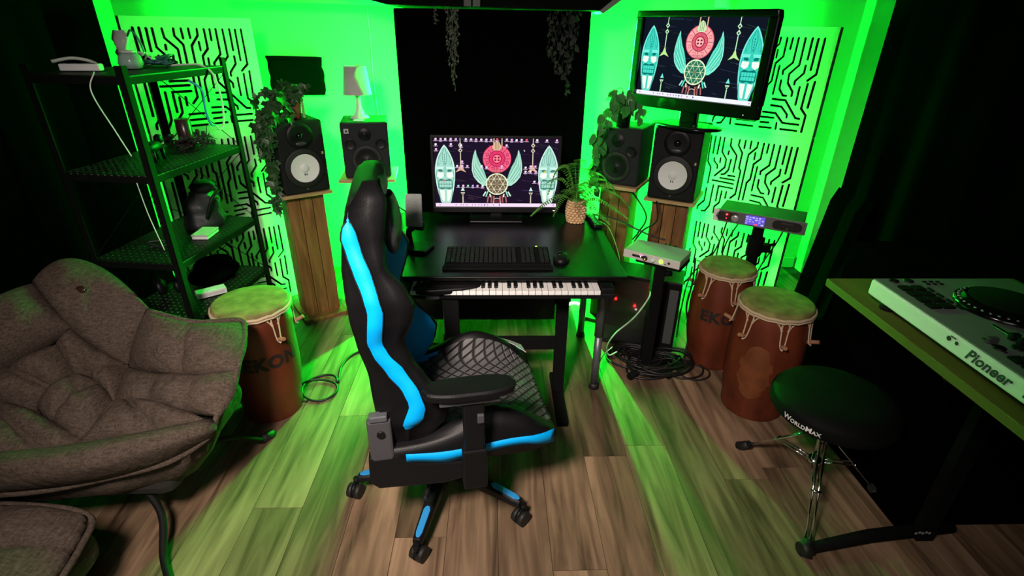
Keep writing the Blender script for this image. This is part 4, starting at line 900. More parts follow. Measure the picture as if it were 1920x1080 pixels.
# ================================================================= DRUMS
def drum(loc, rt, rm, rb, h, label, text_az=None, seed=0, peg_az=(0, 60, 120, 180, 240, 300), patch=None):
    t = thing('hand_drum', label, 'drum', loc, 0, 'tall red-brown wooden hand drums')
    prof = [(rb*.9, .0), (rb, .004), (rb*1.04, h*.12), (rm*.97, h*.32), (rm, h*.5), (rm*.99, h*.68), (rt*1.0, h*.86), (rt*.93, h*.95), (rt*.92, h*.985)]
    def rad(z):
        for (a, za), (b_, zb) in zip(prof, prof[1:]):
            if z <= zb: return a+(b_-a)*(z-za)/(zb-za+1e-9)
        return prof[-1][0]
    S = spline([(r_, 0, z) for r_, z in prof], 4)
    put('shell', B().lathe([(p.x, p.z) for p in S], 48), DRUMW, t)
    top = h
    put('skin', B().lathe([(0, top+.002), (rt*.6, top+.001), (rt*.93, top), (rt*.99, top-.004), (rt*1.01, top-.018), (rt*.97, top-.03)], 48), SKIN, t)
    ring = [(rt*1.02*math.cos(a*math.pi/24), rt*1.02*math.sin(a*math.pi/24), top-.022+.002*math.sin(a*2)) for a in range(48)]
    b = B().tube(ring, .0065, 8, closed=True); b.tube([(x*1.01, y*1.01, z-.011) for x, y, z in ring], .0045, 6, closed=True); put('rope_ring', b, ROPE, t)
    for az in peg_az:
        a = R(az); c_, s_ = math.cos(a), math.sin(a)
        def on_(z, da, off=.004): q = a+da; r_ = rad(z)+off; return (r_*math.cos(q), r_*math.sin(q), z)
        zp = top-.135; b = B()
        for s in (-1, 1):
            b.tube(spline([on_(top-.03, s*.10, .010), on_(top-.075, s*.085), on_(zp-.0, s*.055, .008), on_(zp-.018, 0, .016)], 5), .0035, 5)
            b.tube(spline([on_(top-.03, s*.30, .010), on_(top-.055, s*.15), on_(top-.08, s*.085)], 5), .0022, 4)
            b.tube(spline([on_(top-.03, s*.20, .010), on_(top-.05, s*.16), on_(top-.07, s*.05)], 4), .0022, 4)
            b.tube(spline([on_(top-.03, s*.0, .010), on_(top-.055, s*.12), on_(top-.068, s*.09)], 4), .0022, 4)
        put('lacing', b, ROPE, t)
        r_ = rad(zp)
        b = B().cyl((c_*(r_-.01), s_*(r_-.01), zp-.01), (c_*(r_+.045), s_*(r_+.045), zp+.012), .010, .008, 10); put('peg', b, PEG, t)
    if text_az is not None:
        me = text_mesh('EKON', .080, .0004, res=4, bold=.0040, space=1.12)
        for v in me.vertices:
            z = h*.57+v.co.y; q = R(text_az)+v.co.x/rm; r_ = rad(z)+.0018+v.co.z; v.co = (r_*math.cos(q), r_*math.sin(q), z)
        put('painted_letters', me, INK, t)
    if patch:
        az, z0, z1, wd = patch; rows = []
        for i in range(25):
            k = i/24; z = z0+(z1-z0)*k; ww = wd*math.sqrt(max(0, 1-(2*k-1)**2))*(1+.10*math.sin(i*.9)+.06*math.sin(i*2.3)) + .002
            rows.append([((rad(z)+.0012)*math.cos(R(az)+ww*(j/5-1)), (rad(z)+.0012)*math.sin(R(az)+ww*(j/5-1)), z) for j in range(11)])
        tag(put('worn_patch', B().grid(rows), mat('drum_worn', (.165, .047, .015), .45, noise=(14, .3)), t), 'paler orange worn patch')
    return t
drum((-1.03, 1.99, 0), .152, .150, .125, .56, 'tall red-brown drum marked in black letters between the brown armchair and the swivel chair', -52, 1, (-35, 25, 85, 145, 205, 255))
drum((1.165, 2.375, 0), .132, .150, .122, .555, 'tall red-brown drum marked in black letters, behind the other drum on the right', -104, 2, (-150, -95, -35, 25, 85, 145))
drum((1.222, 1.985, 0), .150, .160, .135, .56, 'tall red-brown drum with a pale worn patch, in front of the other on the right', None, 3, (-155, -100, -48, 20, 85, 150), (-128, .12, .40, .42))

# ================================================================= BROWN ARMCHAIR
FAB = bpy.data.materials.new('brown_fabric'); FAB.use_nodes = True; nt = FAB.node_tree; L = nt.links; bs = nt.nodes['Principled BSDF']; bs.inputs['Roughness'].default_value = .95; bs.inputs['Specular IOR Level'].default_value = .1
tc = nt.nodes.new('ShaderNodeTexCoord'); mixes = []
for sx in ((1.5, 9, 9), (9, 1.5, 9)):
    mp = nt.nodes.new('ShaderNodeMapping'); mp.inputs['Scale'].default_value = sx; n = nt.nodes.new('ShaderNodeTexNoise'); n.inputs['Scale'].default_value = 20; n.inputs['Detail'].default_value = 4
    L.new(tc.outputs['Object'], mp.inputs[0]); L.new(mp.outputs[0], n.inputs['Vector']); mixes.append(n)
ad = nt.nodes.new('ShaderNodeMath'); L.new(mixes[0].outputs['Fac'], ad.inputs[0]); L.new(mixes[1].outputs['Fac'], ad.inputs[1])
cr = nt.nodes.new('ShaderNodeValToRGB'); cr.color_ramp.elements[0].position = .38; cr.color_ramp.elements[0].color = (.048, .036, .028, 1); cr.color_ramp.elements[1].position = .62; cr.color_ramp.elements[1].color = (.10, .076, .060, 1)
hf = nt.nodes.new('ShaderNodeMath'); hf.operation = 'MULTIPLY'; hf.inputs[1].default_value = .5; L.new(ad.outputs[0], hf.inputs[0]); L.new(hf.outputs[0], cr.inputs[0]); L.new(cr.outputs[0], bs.inputs['Base Color'])
wn = nt.nodes.new('ShaderNodeTexNoise'); wn.inputs['Scale'].default_value = 9; wn.inputs['Detail'].default_value = 3; wn.inputs['Distortion'].default_value = 1.5; L.new(tc.outputs['Object'], wn.inputs['Vector'])
b1 = nt.nodes.new('ShaderNodeBump'); b1.inputs['Strength'].default_value = .5; b1.inputs['Distance'].default_value = .02; L.new(wn.outputs['Fac'], b1.inputs['Height'])
b2 = nt.nodes.new('ShaderNodeBump'); b2.inputs['Strength'].default_value = .35; b2.inputs['Distance'].default_value = .002; L.new(hf.outputs[0], b2.inputs['Height']); L.new(b1.outputs[0], b2.inputs['Normal']); L.new(b2.outputs[0], bs.inputs['Normal'])
PADS = {'P2':[(-1.677,1.77,0.74),(-1.565,1.89,0.77),(-1.259,1.713,0.66),(-1.309,1.695,0.56),(-1.341,1.645,0.47),(-1.422,1.642,0.53),(-1.516,1.67,0.61),(-1.589,1.709,0.68)],'P1':[(-1.948,1.575,0.62),(-1.79,1.672,0.69),(-1.677,1.77,0.74),(-1.589,1.709,0.68),(-1.516,1.67,0.61),(-1.607,1.581,0.56),(-1.735,1.452,0.5),(-1.823,1.503,0.56)],'P3':[(-1.547,1.623,0.57),(-1.522,1.639,0.6),(-1.509,1.659,0.61),(-1.429,1.645,0.54),(-1.353,1.648,0.47),(-1.423,1.61,0.46),(-1.474,1.558,0.47),(-1.501,1.59,0.52)],'P4':[(-1.735,1.452,0.5),(-1.661,1.545,0.53),(-1.547,1.623,0.57),(-1.501,1.59,0.52),(-1.474,1.558,0.47),(-1.499,1.515,0.45),(-1.551,1.439,0.42),(-1.659,1.459,0.45)],'P5':[(-1.533,1.454,0.43),(-1.517,1.515,0.45),(-1.48,1.578,0.46),(-1.377,1.535,0.45),(-1.294,1.46,0.43),(-1.288,1.383,0.42),(-1.321,1.327,0.41),(-1.433,1.385,0.42)],'P5b':[(-1.48,1.578,0.46),(-1.418,1.619,0.465),(-1.339,1.641,0.47),(-1.311,1.552,0.45),(-1.294,1.466,0.43),(-1.328,1.496,0.44),(-1.377,1.535,0.45),(-1.428,1.559,0.455)],'P6':[(-1.786,1.446,0.45),(-1.697,1.458,0.44),(-1.538,1.427,0.43),(-1.442,1.385,0.42),(-1.315,1.32,0.41),(-1.388,1.263,0.41),(-1.62,1.239,0.41),(-1.731,1.351,0.42)],'P7':[(-1.289,1.452,0.43),(-1.235,1.461,0.44),(-1.115,1.425,0.45),(-1.013,1.385,0.46),(-0.928,1.338,0.47),(-1.078,1.319,0.43),(-1.307,1.308,0.41),(-1.288,1.37,0.42)],'P8':[(-1.259,1.713,0.66),(-1.086,1.677,0.62),(-0.959,1.738,0.6),(-0.89,1.615,0.59),(-0.873,1.489,0.56),(-1.061,1.507,0.52),(-1.333,1.635,0.47),(-1.31,1.684,0.56)],'P9':[(-1.329,1.628,0.47),(-1.068,1.504,0.52),(-0.876,1.49,0.555),(-0.864,1.417,0.52),(-0.89,1.351,0.48),(-1.066,1.404,0.46),(-1.28,1.467,0.44),(-1.308,1.552,0.45)],'P10':[(-1.63,1.256,0.42),(-1.282,1.281,0.43),(-0.915,1.334,0.48),(-0.89,1.311,0.45),(-0.934,1.303,0.41),(-1.184,1.207,0.36),(-1.618,1.192,0.32),(-1.622,1.209,0.38)],'skirt':[(-0.862,1.478,0.55),(-0.866,1.401,0.5),(-0.922,1.312,0.41),(-0.98,1.265,0.38),(-1.039,1.249,0.37),(-1.072,1.265,0.28),(-1.077,1.257,0.2),(-0.952,1.39,0.33)],'stool':[(-1.578,1.138,0.37),(-1.37,1.125,0.38),(-1.186,1.103,0.37),(-1.119,1.02,0.33),(-1.061,0.858,0.26),(-1.197,0.847,0.26),(-1.367,0.85,0.26),(-1.465,0.978,0.33)],'pipe':[(-1.259,1.713,0.66),(-1.086,1.683,0.63),(-0.959,1.741,0.605),(-0.91,1.672,0.6),(-0.881,1.581,0.59),(-0.863,1.48,0.56),(-0.862,1.417,0.52),(-0.885,1.351,0.48),(-0.892,1.325,0.455),(-0.917,1.301,0.42),(-1.017,1.248,0.38),(-1.194,1.215,0.35),(-1.381,1.187,0.33),(-1.579,1.183,0.32)],'button':[(-1.481,1.74,0.72)],'feet':[(-0.982,1.797,0.0),(-1.004,1.14,0.0),(-0.968,1.747,0.03),(-1.104,1.715,0.2)]}
def pad(pts, bulge, tx=1, ty=1, n=20, back=.6, inflate=.0, up=None):
    """closed pillow over an 8-point curved quad; tx, ty: how many tufts across"""
    P = [Vector(p) for p in pts]; cen = sum(P, Vector())/8; P = [cen+(p-cen)*(1+inflate) for p in P]
    def S(u, v):
        x, y = 2*u-1, 2*v-1
        N = [.25*(1-x)*(1-y)*(-x-y-1), .5*(1-x*x)*(1-y), .25*(1+x)*(1-y)*(x-y-1), .5*(1+x)*(1-y*y), .25*(1+x)*(1+y)*(x+y-1), .5*(1-x*x)*(1+y), .25*(1-x)*(1+y)*(-x+y-1), .5*(1-x)*(1-y*y)]
        r_ = Vector()
        for k, p in zip(N, P): r_ += p*k
        return r_
    nn = (S(1, .5)-S(0, .5)).cross(S(.5, 1)-S(.5, 0)).normalized()
    if up is None: up = Vector((0, -.8, 1))
    if nn.dot(up) < 0: nn = -nn
    def hgt(u, v):
        e = max(0, (4*u*(1-u)))**.5*max(0, (4*v*(1-v)))**.5
        q = 1
        if tx > 1: q *= .45+.55*abs(math.sin(math.pi*u*tx))**.5
        if ty > 1: q *= .45+.55*abs(math.sin(math.pi*v*ty))**.5
        wr = .07*math.sin(9*u+5*v+bulge*90)*math.sin(7*v-3*u)+.035*math.sin(23*u+11*v+bulge*40)*(1-abs(2*v-1))
        return e*(q+wr)
    top = [[S(i/n, j/n)+nn*bulge*hgt(i/n, j/n) for j in range(n+1)] for i in range(n+1)]
    bot = [[S(i/n, j/n)-nn*bulge*back*hgt(i/n, j/n) for j in range(n+1)] for i in range(n+1)]
    b = B(); b.grid(top); b.grid(bot); return b
ac = thing('armchair', 'brown tufted fabric lounge armchair at the left edge of the room', 'armchair', (0, 0, 0))
for k, bl, tx, ty, inf, up in (('P1', .055, 1, 1, .03, None), ('P2', .050, 1, 1, .03, None), ('P3', .038, 1, 1, .10, None), ('P4', .048, 2, 1, .08, None), ('P5', .045, 1, 2, .08, None), ('P5b', .030, 1, 1, .06, None),
    ('P6', .036, 2, 1, .06, None), ('P7', .036, 2, 1, .08, None), ('P8', .042, 2, 1, .04, V((-.5, -.5, 1))), ('P9', .036, 3, 1, .06, V((-.3, -.3, 1))), ('P10', .05, 1, 1, .02, V((.2, -.6, 1)))):
    put('tufted_cushion', pad(PADS[k], bl*2.0, tx, ty, n=26, inflate=inf+.02, up=up), FAB, ac)
# outer shell behind the pads
b = B()
sh = [(-2.0, 1.62, .60), (-1.80, 1.74, .67), (-1.60, 1.86, .74), (-1.42, 1.82, .70), (-1.25, 1.74, .62), (-1.08, 1.71, .58), (-.965, 1.745, .56), (-.905, 1.64, .55), (-.885, 1.49, .52), (-.90, 1.36, .44), (-.98, 1.27, .38), (-1.2, 1.225, .33), (-1.4, 1.21, .31), (-1.62, 1.20, .30)]
lo = [(-1.9, 1.60, .30), (-1.75, 1.66, .30), (-1.58, 1.70, .28), (-1.42, 1.70, .26), (-1.28, 1.68, .25), (-1.15, 1.64, .24), (-1.05, 1.60, .24), (-1.02, 1.55, .24), (-1.02, 1.48, .22), (-1.04, 1.40, .20), (-1.1, 1.33, .19), (-1.25, 1.30, .19), (-1.42, 1.29, .19), (-1.6, 1.28, .19)]
b.grid([sh, [tuple((Vector(p)*.6+Vector(q)*.4)+Vector((0, 0, -.03))) for p, q in zip(sh, lo)], lo]); put('outer_cover', b, FAB, ac, solid=.012)
put('seat_underside', B().box((-1.48, 1.45, .255), (.86, .34, .14)), mat('dark_underlay', (.02, .018, .016), .95), ac, bevel=.05)
put('seat_core', B().box((-1.40, 1.47, .37), (.92, .34, .10)), FAB, ac, bevel=.04)
pp = spline(PADS['pipe'], 6); put('piping', B().tube([p+Vector((0, 0, .0)) for p in pp], .010, 8), FAB, ac)
put('badge_button', B().lathe([(0, .004), (.016, .003), (.020, 0), (.016, -.003)], 24, Matrix.Translation((-1.478, 1.722, .742)) @ Matrix.Rotation(R(52), 4, 'X') @ Matrix.Diagonal((1, .75, 1, 1))), mat('badge_dark', (.03, .01, .008), .3), ac)
put('badge_mark', B().box((-1.474, 1.715, .748), (.012, .002, .004)), CHROME, ac, bevel=.001)
FR_ = mat('frame_tube', (.004, .005, .0045), .7, spec=.2)
b = B()
b.tube(spline([(-1.10, 1.45, .24), (-1.03, 1.60, .16), (-.985, 1.72, .04), (-.975, 1.76, .018)], 8), .011, 8)
put('leg', b, FR_, ac); put('foot_cap', B().cyl((-.987, 1.735, .03), (-.965, 1.79, .012), .018, .02, 12), RUBBER, ac)
put('leg', B().tube(spline([(-1.20, 1.34, .20), (-1.12, 1.28, .12), (-1.08, 1.18, .04), (-1.02, 1.10, .014)], 8), .012, 8), FR_, ac)
put('leg', B().tube(spline([(-1.75, 1.50, .22), (-1.82, 1.62, .10), (-1.86, 1.70, .014)], 8), .012, 8), FR_, ac)
put('leg', B().tube(spline([(-1.75, 1.36, .22), (-1.82, 1.26, .10), (-1.86, 1.18, .014)], 8), .012, 8), FR_, ac)
fs = thing('footstool', 'brown tufted fabric footstool at the bottom left corner in front of the armchair', 'footstool', (0, 0, 0))
put('cushion', pad([(-1.66, 1.13, .33), (-1.40, 1.125, .345), (-1.175, 1.095, .335), (-1.13, 1.0, .33), (-1.10, .72, .33), (-1.36, .70, .33), (-1.64, .72, .33), (-1.67, .92, .33)], .06, 2, 2, 28, 1.0, up=V((0, 0, 1))), FAB, fs)
put('piping', B().tube(spline([(-1.66, 1.135, .325), (-1.40, 1.135, .335), (-1.178, 1.105, .325), (-1.125, 1.0, .32), (-1.09, .72, .32)], 8), .009, 8), FAB, fs)
put('side_cover', B().box((-1.39, .91, .25), (.50, .36, .13)), FAB, fs, bevel=.05, seg=4)
for x, y in ((-1.2, .78), (-1.2, 1.02), (-1.6, .78), (-1.6, 1.02)): put('leg', B().cyl((x, y, 0), (x, y, .2), .014, n=10), FR_, fs)

# ================================================================= GAMING CHAIR
gc = thing('gaming_chair', 'black and cyan racing-style swivel chair standing in front of the desk', 'chair', (-.19, 1.505, 0), R(10))
rear = [(1.295, -.18), (1.265, -.212), (1.195, -.234), (1.127, -.247), (1.03, -.254), (.90, -.249), (.80, -.241), (.69, -.218), (.55, -.209), (.42, -.212)]
srear = [(1.30, -.178), (1.24, -.215), (1.205, -.219), (1.174, -.237), (1.141, -.241), (1.093, -.232), (1.036, -.220), (.97, -.202), (.927, -.195), (.824, -.207), (.777, -.195), (.713, -.163), (.658, -.124), (.614, -.109), (.546, -.133), (.52, -.125), (.42, -.13)]
sfront = [(1.30, -.177), (1.24, -.214), (1.207, -.217), (1.166, -.208), (1.10, -.199), (1.026, -.179), (.965, -.167), (.923, -.159), (.82, -.171), (.78, -.157), (.725, -.119), (.652, -.081), (.598, -.067), (.56, -.076), (.52, -.112), (.42, -.12)]
wing = [(1.295, -.135), (1.25, -.118), (1.17, -.128), (1.124, -.135), (1.034, -.134), (.976, -.091), (.927, -.068), (.888, -.076), (.80, -.105), (.74, -.085), (.693, -.057), (.622, -.004), (.587, .012), (.536, .003), (.47, -.036), (.42, -.06)]
cen = [(1.295, -.140), (1.25, -.130), (1.15, -.150), (1.0, -.178), (.85, -.165), (.7, -.150), (.55, -.140), (.42, -.14)]
hw = [(1.298, .12), (1.285, .162), (1.26, .185), (1.20, .20), (1.12, .21), (1.03, .235), (.95, .262), (.88, .262), (.80, .240), (.72, .240), (.62, .265), (.55, .268), (.48, .25), (.42, .23)]
def back_section(z):
    r_, a, b_, w_, c_, h_ = (interp(T_, z) for T_ in (rear, srear, sfront, wing, cen, hw))
    w_ = max(w_, b_+.004); gi = .30*h_+.0
    half = [(r_, 0), (r_, h_*.5), (r_+.004, h_*.88), (min(r_+.02, a-.001), h_*.985), (a, h_), (a+.0005, h_+.0012), (b_-.0005, h_+.0012), (b_, h_), ((b_+w_)/2, h_*.99), (w_-.012, h_*.955), (w_, h_*.90), (w_-.008, h_*.84), ((w_+c_)/2, h_*.74), (c_+.006, h_*.60), (c_, h_*.56), (c_+.010, h_*.3), (c_+.014, 0)]
    return half
zw = lambda z: z if z < 1.0 else 1.0+(z-1.0)*.80
sfront = [(a, b_+.007*(1 if .55 < a < 1.19 else 0)) for a, b_ in sfront]
rear, srear, sfront, wing, cen, hw = ([(zw(a), b_) for a, b_ in T_] for T_ in (rear, srear, sfront, wing, cen, hw))
segm = [0, 0, 0, 0, 0, 1, 0, 0, 0, 0, 0, 1, 1, 0, 2, 2]     # black, cyan, quilt per strip
zs = [.42+(1.238-.42)*(i/70) for i in range(71)]
zs = [z for z in zs]
rows = []
for z in zs:
    h = back_section(z); rows.append([(x, -y, z) for x, y in h]+[(x, y, z) for x, y in h[::-1][1:-1]])
b = B(); n = len(rows[0]); vs = [p for r_ in rows for p in r_]; o0 = len(b.v); b.v += vs
full = segm+segm[::-1]
for i in range(len(rows)-1):
    for j in range(n):
        k = (j+1) % n; mi = full[j]
        if mi == 1 and j in (5, 26) and not (.515 < zs[i] < 1.172): mi = 0
        if mi == 1 and j in (11, 12, 19, 20) and zs[i] > 1.16: mi = 0
        b.f.append([i*n+j, i*n+k, (i+1)*n+k, (i+1)*n+j]); b.mi.append(mi); b.sm.append(True)
b.f.append(list(range(n))[::-1]); b.mi.append(0); b.sm.append(False); b.f.append([(len(rows)-1)*n+j for j in range(n)]); b.mi.append(0); b.sm.append(True)
QUILT = bpy.data.materials.new('quilted_leatherette'); QUILT.use_nodes = True; nt = QUILT.node_tree; L = nt.links; bs = nt.nodes['Principled BSDF']; bs.inputs['Roughness'].default_value = .5
tc = nt.nodes.new('ShaderNodeTexCoord'); sp = nt.nodes.new('ShaderNodeSeparateXYZ'); L.new(tc.outputs['Object'], sp.inputs[0]); hs = []
for s in (1, -1):
    m1 = nt.nodes.new('ShaderNodeMath'); m1.operation = 'MULTIPLY'; m1.inputs[1].default_value = s*1.0; L.new(sp.outputs['Y'], m1.inputs[0])
    xz_ = nt.nodes.new('ShaderNodeMath'); L.new(sp.outputs['X'], xz_.inputs[0]); L.new(sp.outputs['Z'], xz_.inputs[1]); xz_.operation = 'SUBTRACT'
    m0 = nt.nodes.new('ShaderNodeMath'); m0.operation = 'MULTIPLY_ADD'; L.new(xz_.outputs[0], m0.inputs[0]); m0.inputs[1].default_value = .85; L.new(m1.outputs[0], m0.inputs[2])
    m2 = nt.nodes.new('ShaderNodeMath'); m2.operation = 'MULTIPLY'; m2.inputs[1].default_value = 25; L.new(m0.outputs[0], m2.inputs[0])
    m3 = nt.nodes.new('ShaderNodeMath'); m3.operation = 'PINGPONG'; m3.inputs[1].default_value = .5; L.new(m2.outputs[0], m3.inputs[0]); hs.append(m3)
mn = nt.nodes.new('ShaderNodeMath'); mn.operation = 'MINIMUM'; L.new(hs[0].outputs[0], mn.inputs[0]); L.new(hs[1].outputs[0], mn.inputs[1])
ss = nt.nodes.new('ShaderNodeMapRange'); ss.inputs['From Max'].default_value = .16; L.new(mn.outputs[0], ss.inputs['Value'])
mc = nt.nodes.new('ShaderNodeMix'); mc.data_type = 'RGBA'; mc.inputs['A'].default_value = (.006, .006, .006, 1); mc.inputs['B'].default_value = (.085, .083, .085, 1); L.new(ss.outputs[0], mc.inputs['Factor']); L.new(mc.outputs['Result'], bs.inputs['Base Color'])
bp = nt.nodes.new('ShaderNodeBump'); bp.inputs['Strength'].default_value = .8; bp.inputs['Distance'].default_value = .008; L.new(ss.outputs[0], bp.inputs['Height']); L.new(bp.outputs[0], bs.inputs['Normal'])
put('backrest', b, [LEATH, CYAN, LEATH], gc)
# piping beside the cyan stripe, both sides
for s in (-1, 1):
    for tab in (srear, sfront):
        put('stripe_piping', B().tube([(interp(tab, z), s*(interp(hw, z)+.001), z) for z in [.53+.63*i/40 for i in range(41)]], .0022, 5), BLK, gc)
# neck pillow with emblem
rows = []
for i in range(17):
    z = 1.00+.17*i/16; k = math.sin(math.pi*(i+.6)/17.2)**.5; rows.append([(-.118+.030*k*math.cos(2*math.pi*j/20), .135*k*math.sin(2*math.pi*j/20), z) for j in range(20)])
NP = put('neck_pillow', B().grid(rows, closed=True), mat('pillow_grey', (.06, .058, .062), .5), gc)
b = B()
for s in (-1, 0, 1):
    b.add([(-.0865-.002*abs(s), s*.028-.008, 1.14), (-.0865-.002*abs(s), s*.028+.010, 1.13), (-.0855-.002*abs(s), s*.014, 1.06)], [(0, 1, 2)])
put('pillow_emblem', b, mat('emblem_teal', (.02, .16, .15), .5), NP, solid=.001)
put('pillow_strap', B().box((-.165, 0, 1.09), (.07, .30, .02)), BLK, gc, bevel=.004)
# seat
def seat_z(x, y):
    a = abs(y); hump = math.exp(-((x-.14)/.14)**2); bol = math.exp(-((a-.225)/.05)**2)
    z = .455+.082*bol*hump+.01*bol
    if x > .22: z -= ((x-.22)/.14)**2*.062
    z -= .012*math.exp(-(a/.15)**2)
    return z
X0, X1, n1, n2 = -.19, .348, 44, 48
rows = []; mats_ = []
def halfw(x): return .275-.05*max(0, (x-.24)/.12)**2
for i in range(n1+1):
    x = X0+(X1-X0)*i/n1; W2 = halfw(x); row = [(x, -W2*.95, .37), (x, -W2, .385), (x, -W2-.002, .430)]
    for j in range(n2+1):
        y = (-1+2*j/n2)*W2*.985; row.append((x, y, seat_z(x, y)))
    row += [(x, W2+.002, .430), (x, W2, .385), (x, W2*.95, .37)]; rows.append(row)
fr = [(X1+.012, p[1]*.97, min(p[2], .40)) for p in rows[-1]]; rows.append(fr); rows.append([(X1-.01, p[1]*.92, .365) for p in rows[-1]])
b = B(); n = len(rows[0]); b.v += [p for r_ in rows for p in r_]
for i in range(len(rows)-1):
    for j in range(n-1):
        x = X0+(X1-X0)*(i+.5)/n1; jj = j-3; y = abs((-1+2*(jj+.5)/n2)*.28)
        mi = 0
        if 0 <= jj < n2:
            tp = .15+.10*(x+.19)/.36
            if y < min(tp, .205) or (x > .17 and y < .205): mi = 2
            elif y < .205: mi = 1
        b.f.append([i*n+j, i*n+j+1, (i+1)*n+j+1, (i+1)*n+j]); b.mi.append(mi); b.sm.append(True)
b.f.append([i*n for i in range(len(rows))]+[i*n+n-1 for i in range(len(rows))][::-1]); b.mi.append(0); b.sm.append(False)
put('seat', b, [LEATH, CYAN, QUILT], gc)
# cyan side stripe of the seat
for s in (-1, 1):
    up_, dn = [], []
    for i in range(31):
        x = -.13+.475*i/30; k = i/30; zt = .444-.010*math.sin(k*6)-(.012*max(0, (k-.6)/.4)**2); zb = zt-.032-.012*math.exp(-((k-.25)/.1)**2)
        if k > .8: zb = zt-.032-.025*(k-.8)/.2
        W2 = halfw(min(x, X1))+.0055; xx = min(x, X1+.002); up_.append((xx, s*W2, zt)); dn.append((xx, s*(W2-.001), zb))
    put('seat_stripe', B().grid([up_, dn]), CYAN, gc, solid=.002)
tagged = put('seat_flash', B().add([(.26, .272, .470), (.30, .276, .452), (.345, .262, .435), (.352, .20, .437), (.31, .215, .466), (.27, .238, .486), (.22, .258, .506)], [(0, 1, 2, 3, 4)]), mat('silver_patch', (.5, .48, .5), .5), gc, (0, 0, .006), solid=.002)  # pale silver patch on one bolster only
# arms
for s in (-1, 1):
    y = s*.325
    o = []
    for i in range(25):
        x = -.07+.265*i/24; k = i/24; hw_ = .046*min(1, (4*k*(1-k))**.35+.05)+.0; o.append((x, hw_))
    b = B(); pts = [(x, y-h_) for x, h_ in o]+[(x, y+h_) for x, h_ in o[::-1]]; b.prism(pts, .682, .710); put('arm_pad', b, LEATH, gc, bevel=.010, seg=4)
    b = B().box((.06, y, .668), (.17, .05, .022)); put('arm_rail', b, DGREY, gc, bevel=.004)
    put('arm_post', B().box((.072, y, .55), (.062, .030, .23)).box((.072, y, .405), (.074, .040, .15)), BLK, gc, bevel=.006)
    put('arm_bracket', B().box((.072, y-s*.14, .345), (.07, .30, .02)), BLK, gc, bevel=.004)
    put('arm_button', B().box((.09, y+s*.018, .60), (.02, .012, .03)), DGREY, gc, bevel=.003)
    # recliner hinge covers
    put('hinge_cover', B().box((-.198, s*.262, .50), (.070, .03, .155)), DGREY, gc, bevel=.008); put('hinge_cap', B().box((-.198, s*.268, .588), (.052, .03, .020)), MGREY, gc, bevel=.004)
    put('hinge_bolt', B().cyl((-.195, s*.27, .53), (-.195, s*.283, .53), .012, n=12), BLK, gc)
    b = B().prism([(-.245, .345), (-.22, .315), (-.02, .300), (.06, .315), (.06, .375), (-.10, .40), (-.15, .44), (-.24, .44)], -.022, .022, Matrix.Translation((0, s*.255, 0)) @ Matrix.Rotation(R(90), 4, 'X')); put('hinge_bracket', b, BLK, gc, bevel=.006)
b = B().box((.02, 0, .335), (.24, .20, .05)).box((-.06, -.02, .315), (.10, .14, .05)); put('tilt_mechanism', b, BLK, gc, bevel=.012)
put('tilt_knob', B().cyl((.13, 0, .315), (.18, 0, .315), .026, n=16), BLK, gc)
put('height_lever', B().tube(spline([(-.02, -.08, .31), (-.05, -.17, .27), (-.075, -.235, .235), (-.085, -.26, .225)], 6), [.006]*12+[.010]*7, 8), BLK, gc)
put('gas_lift', B().cyl((0, 0, .10), (0, 0, .22), .030, n=20).cyl((0, 0, .2), (0, 0, .32), .016, n=16), BLK, gc)
hub = put('base_hub', B().lathe([(0, .07), (.045, .07), (.055, .085), (.052, .125), (.036, .145), (0, .145)], 24), BLK, gc)
BPAD = mat('blue_pad', (.02, .26, .62), .55)
for a in (176, 248, 320, 32, 104):
    M = Matrix.Rotation(R(a), 4, 'Z')
    sec = [(.02, .030, .075, .135), (.10, .027, .080, .128), (.20, .023, .078, .112), (.29, .020, .072, .100), (.325, .016, .070, .094)]
    rows = [[(x, -w_, z0), (x, -w_*.95, z1-.008), (x, -w_*.6, z1), (x, w_*.6, z1), (x, w_*.95, z1-.008), (x, w_, z0)] for x, w_, z0, z1 in sec]
    b = B().grid(rows, M, closed=True, sm=False); b.add(rows[-1], [(0, 1, 2, 3, 4, 5)], M); l_ = put('base_leg', b, BLK, gc, bevel=.002)
    put('blue_pad', B().prism([(x, y) for x, y in [(.215+.017*0, -.012), (.30, -.011), (.315, -.006), (.318, 0), (.315, .006), (.30, .011), (.215, .012), (.203, .007), (.2, 0), (.203, -.007)]], 0, .006, M @ Matrix.Translation((0, 0, .1095)) @ Matrix.Rotation(R(7.6), 4, 'Y') @ Matrix.Translation((0, 0, .026))), BPAD, l_, bevel=.002)
    q = R(a*2.3+20); cx, cy = .335*math.cos(R(a)), .335*math.sin(R(a)); dx, dy = math.cos(q), math.sin(q)
    cs_ = put('caster', B().cyl((cx, cy, .05), (cx, cy, .08), .010, n=10), BLK, gc)
    px_, py_ = cx-dx*.014, cy-dy*.014
    for s in (-1, 1):
        put('wheel', B().cyl((px_-dy*s*.005, py_+dx*s*.005, .029), (px_-dy*s*.024, py_+dx*s*.024, .029), .0285, .027, n=20), RUBBER, cs_)
    put('caster_hood', B().cyl((px_-dy*.006, py_+dx*.006, .036), (px_+dy*.006, py_-dx*.006, .036), .026, n=16), BLK, cs_)

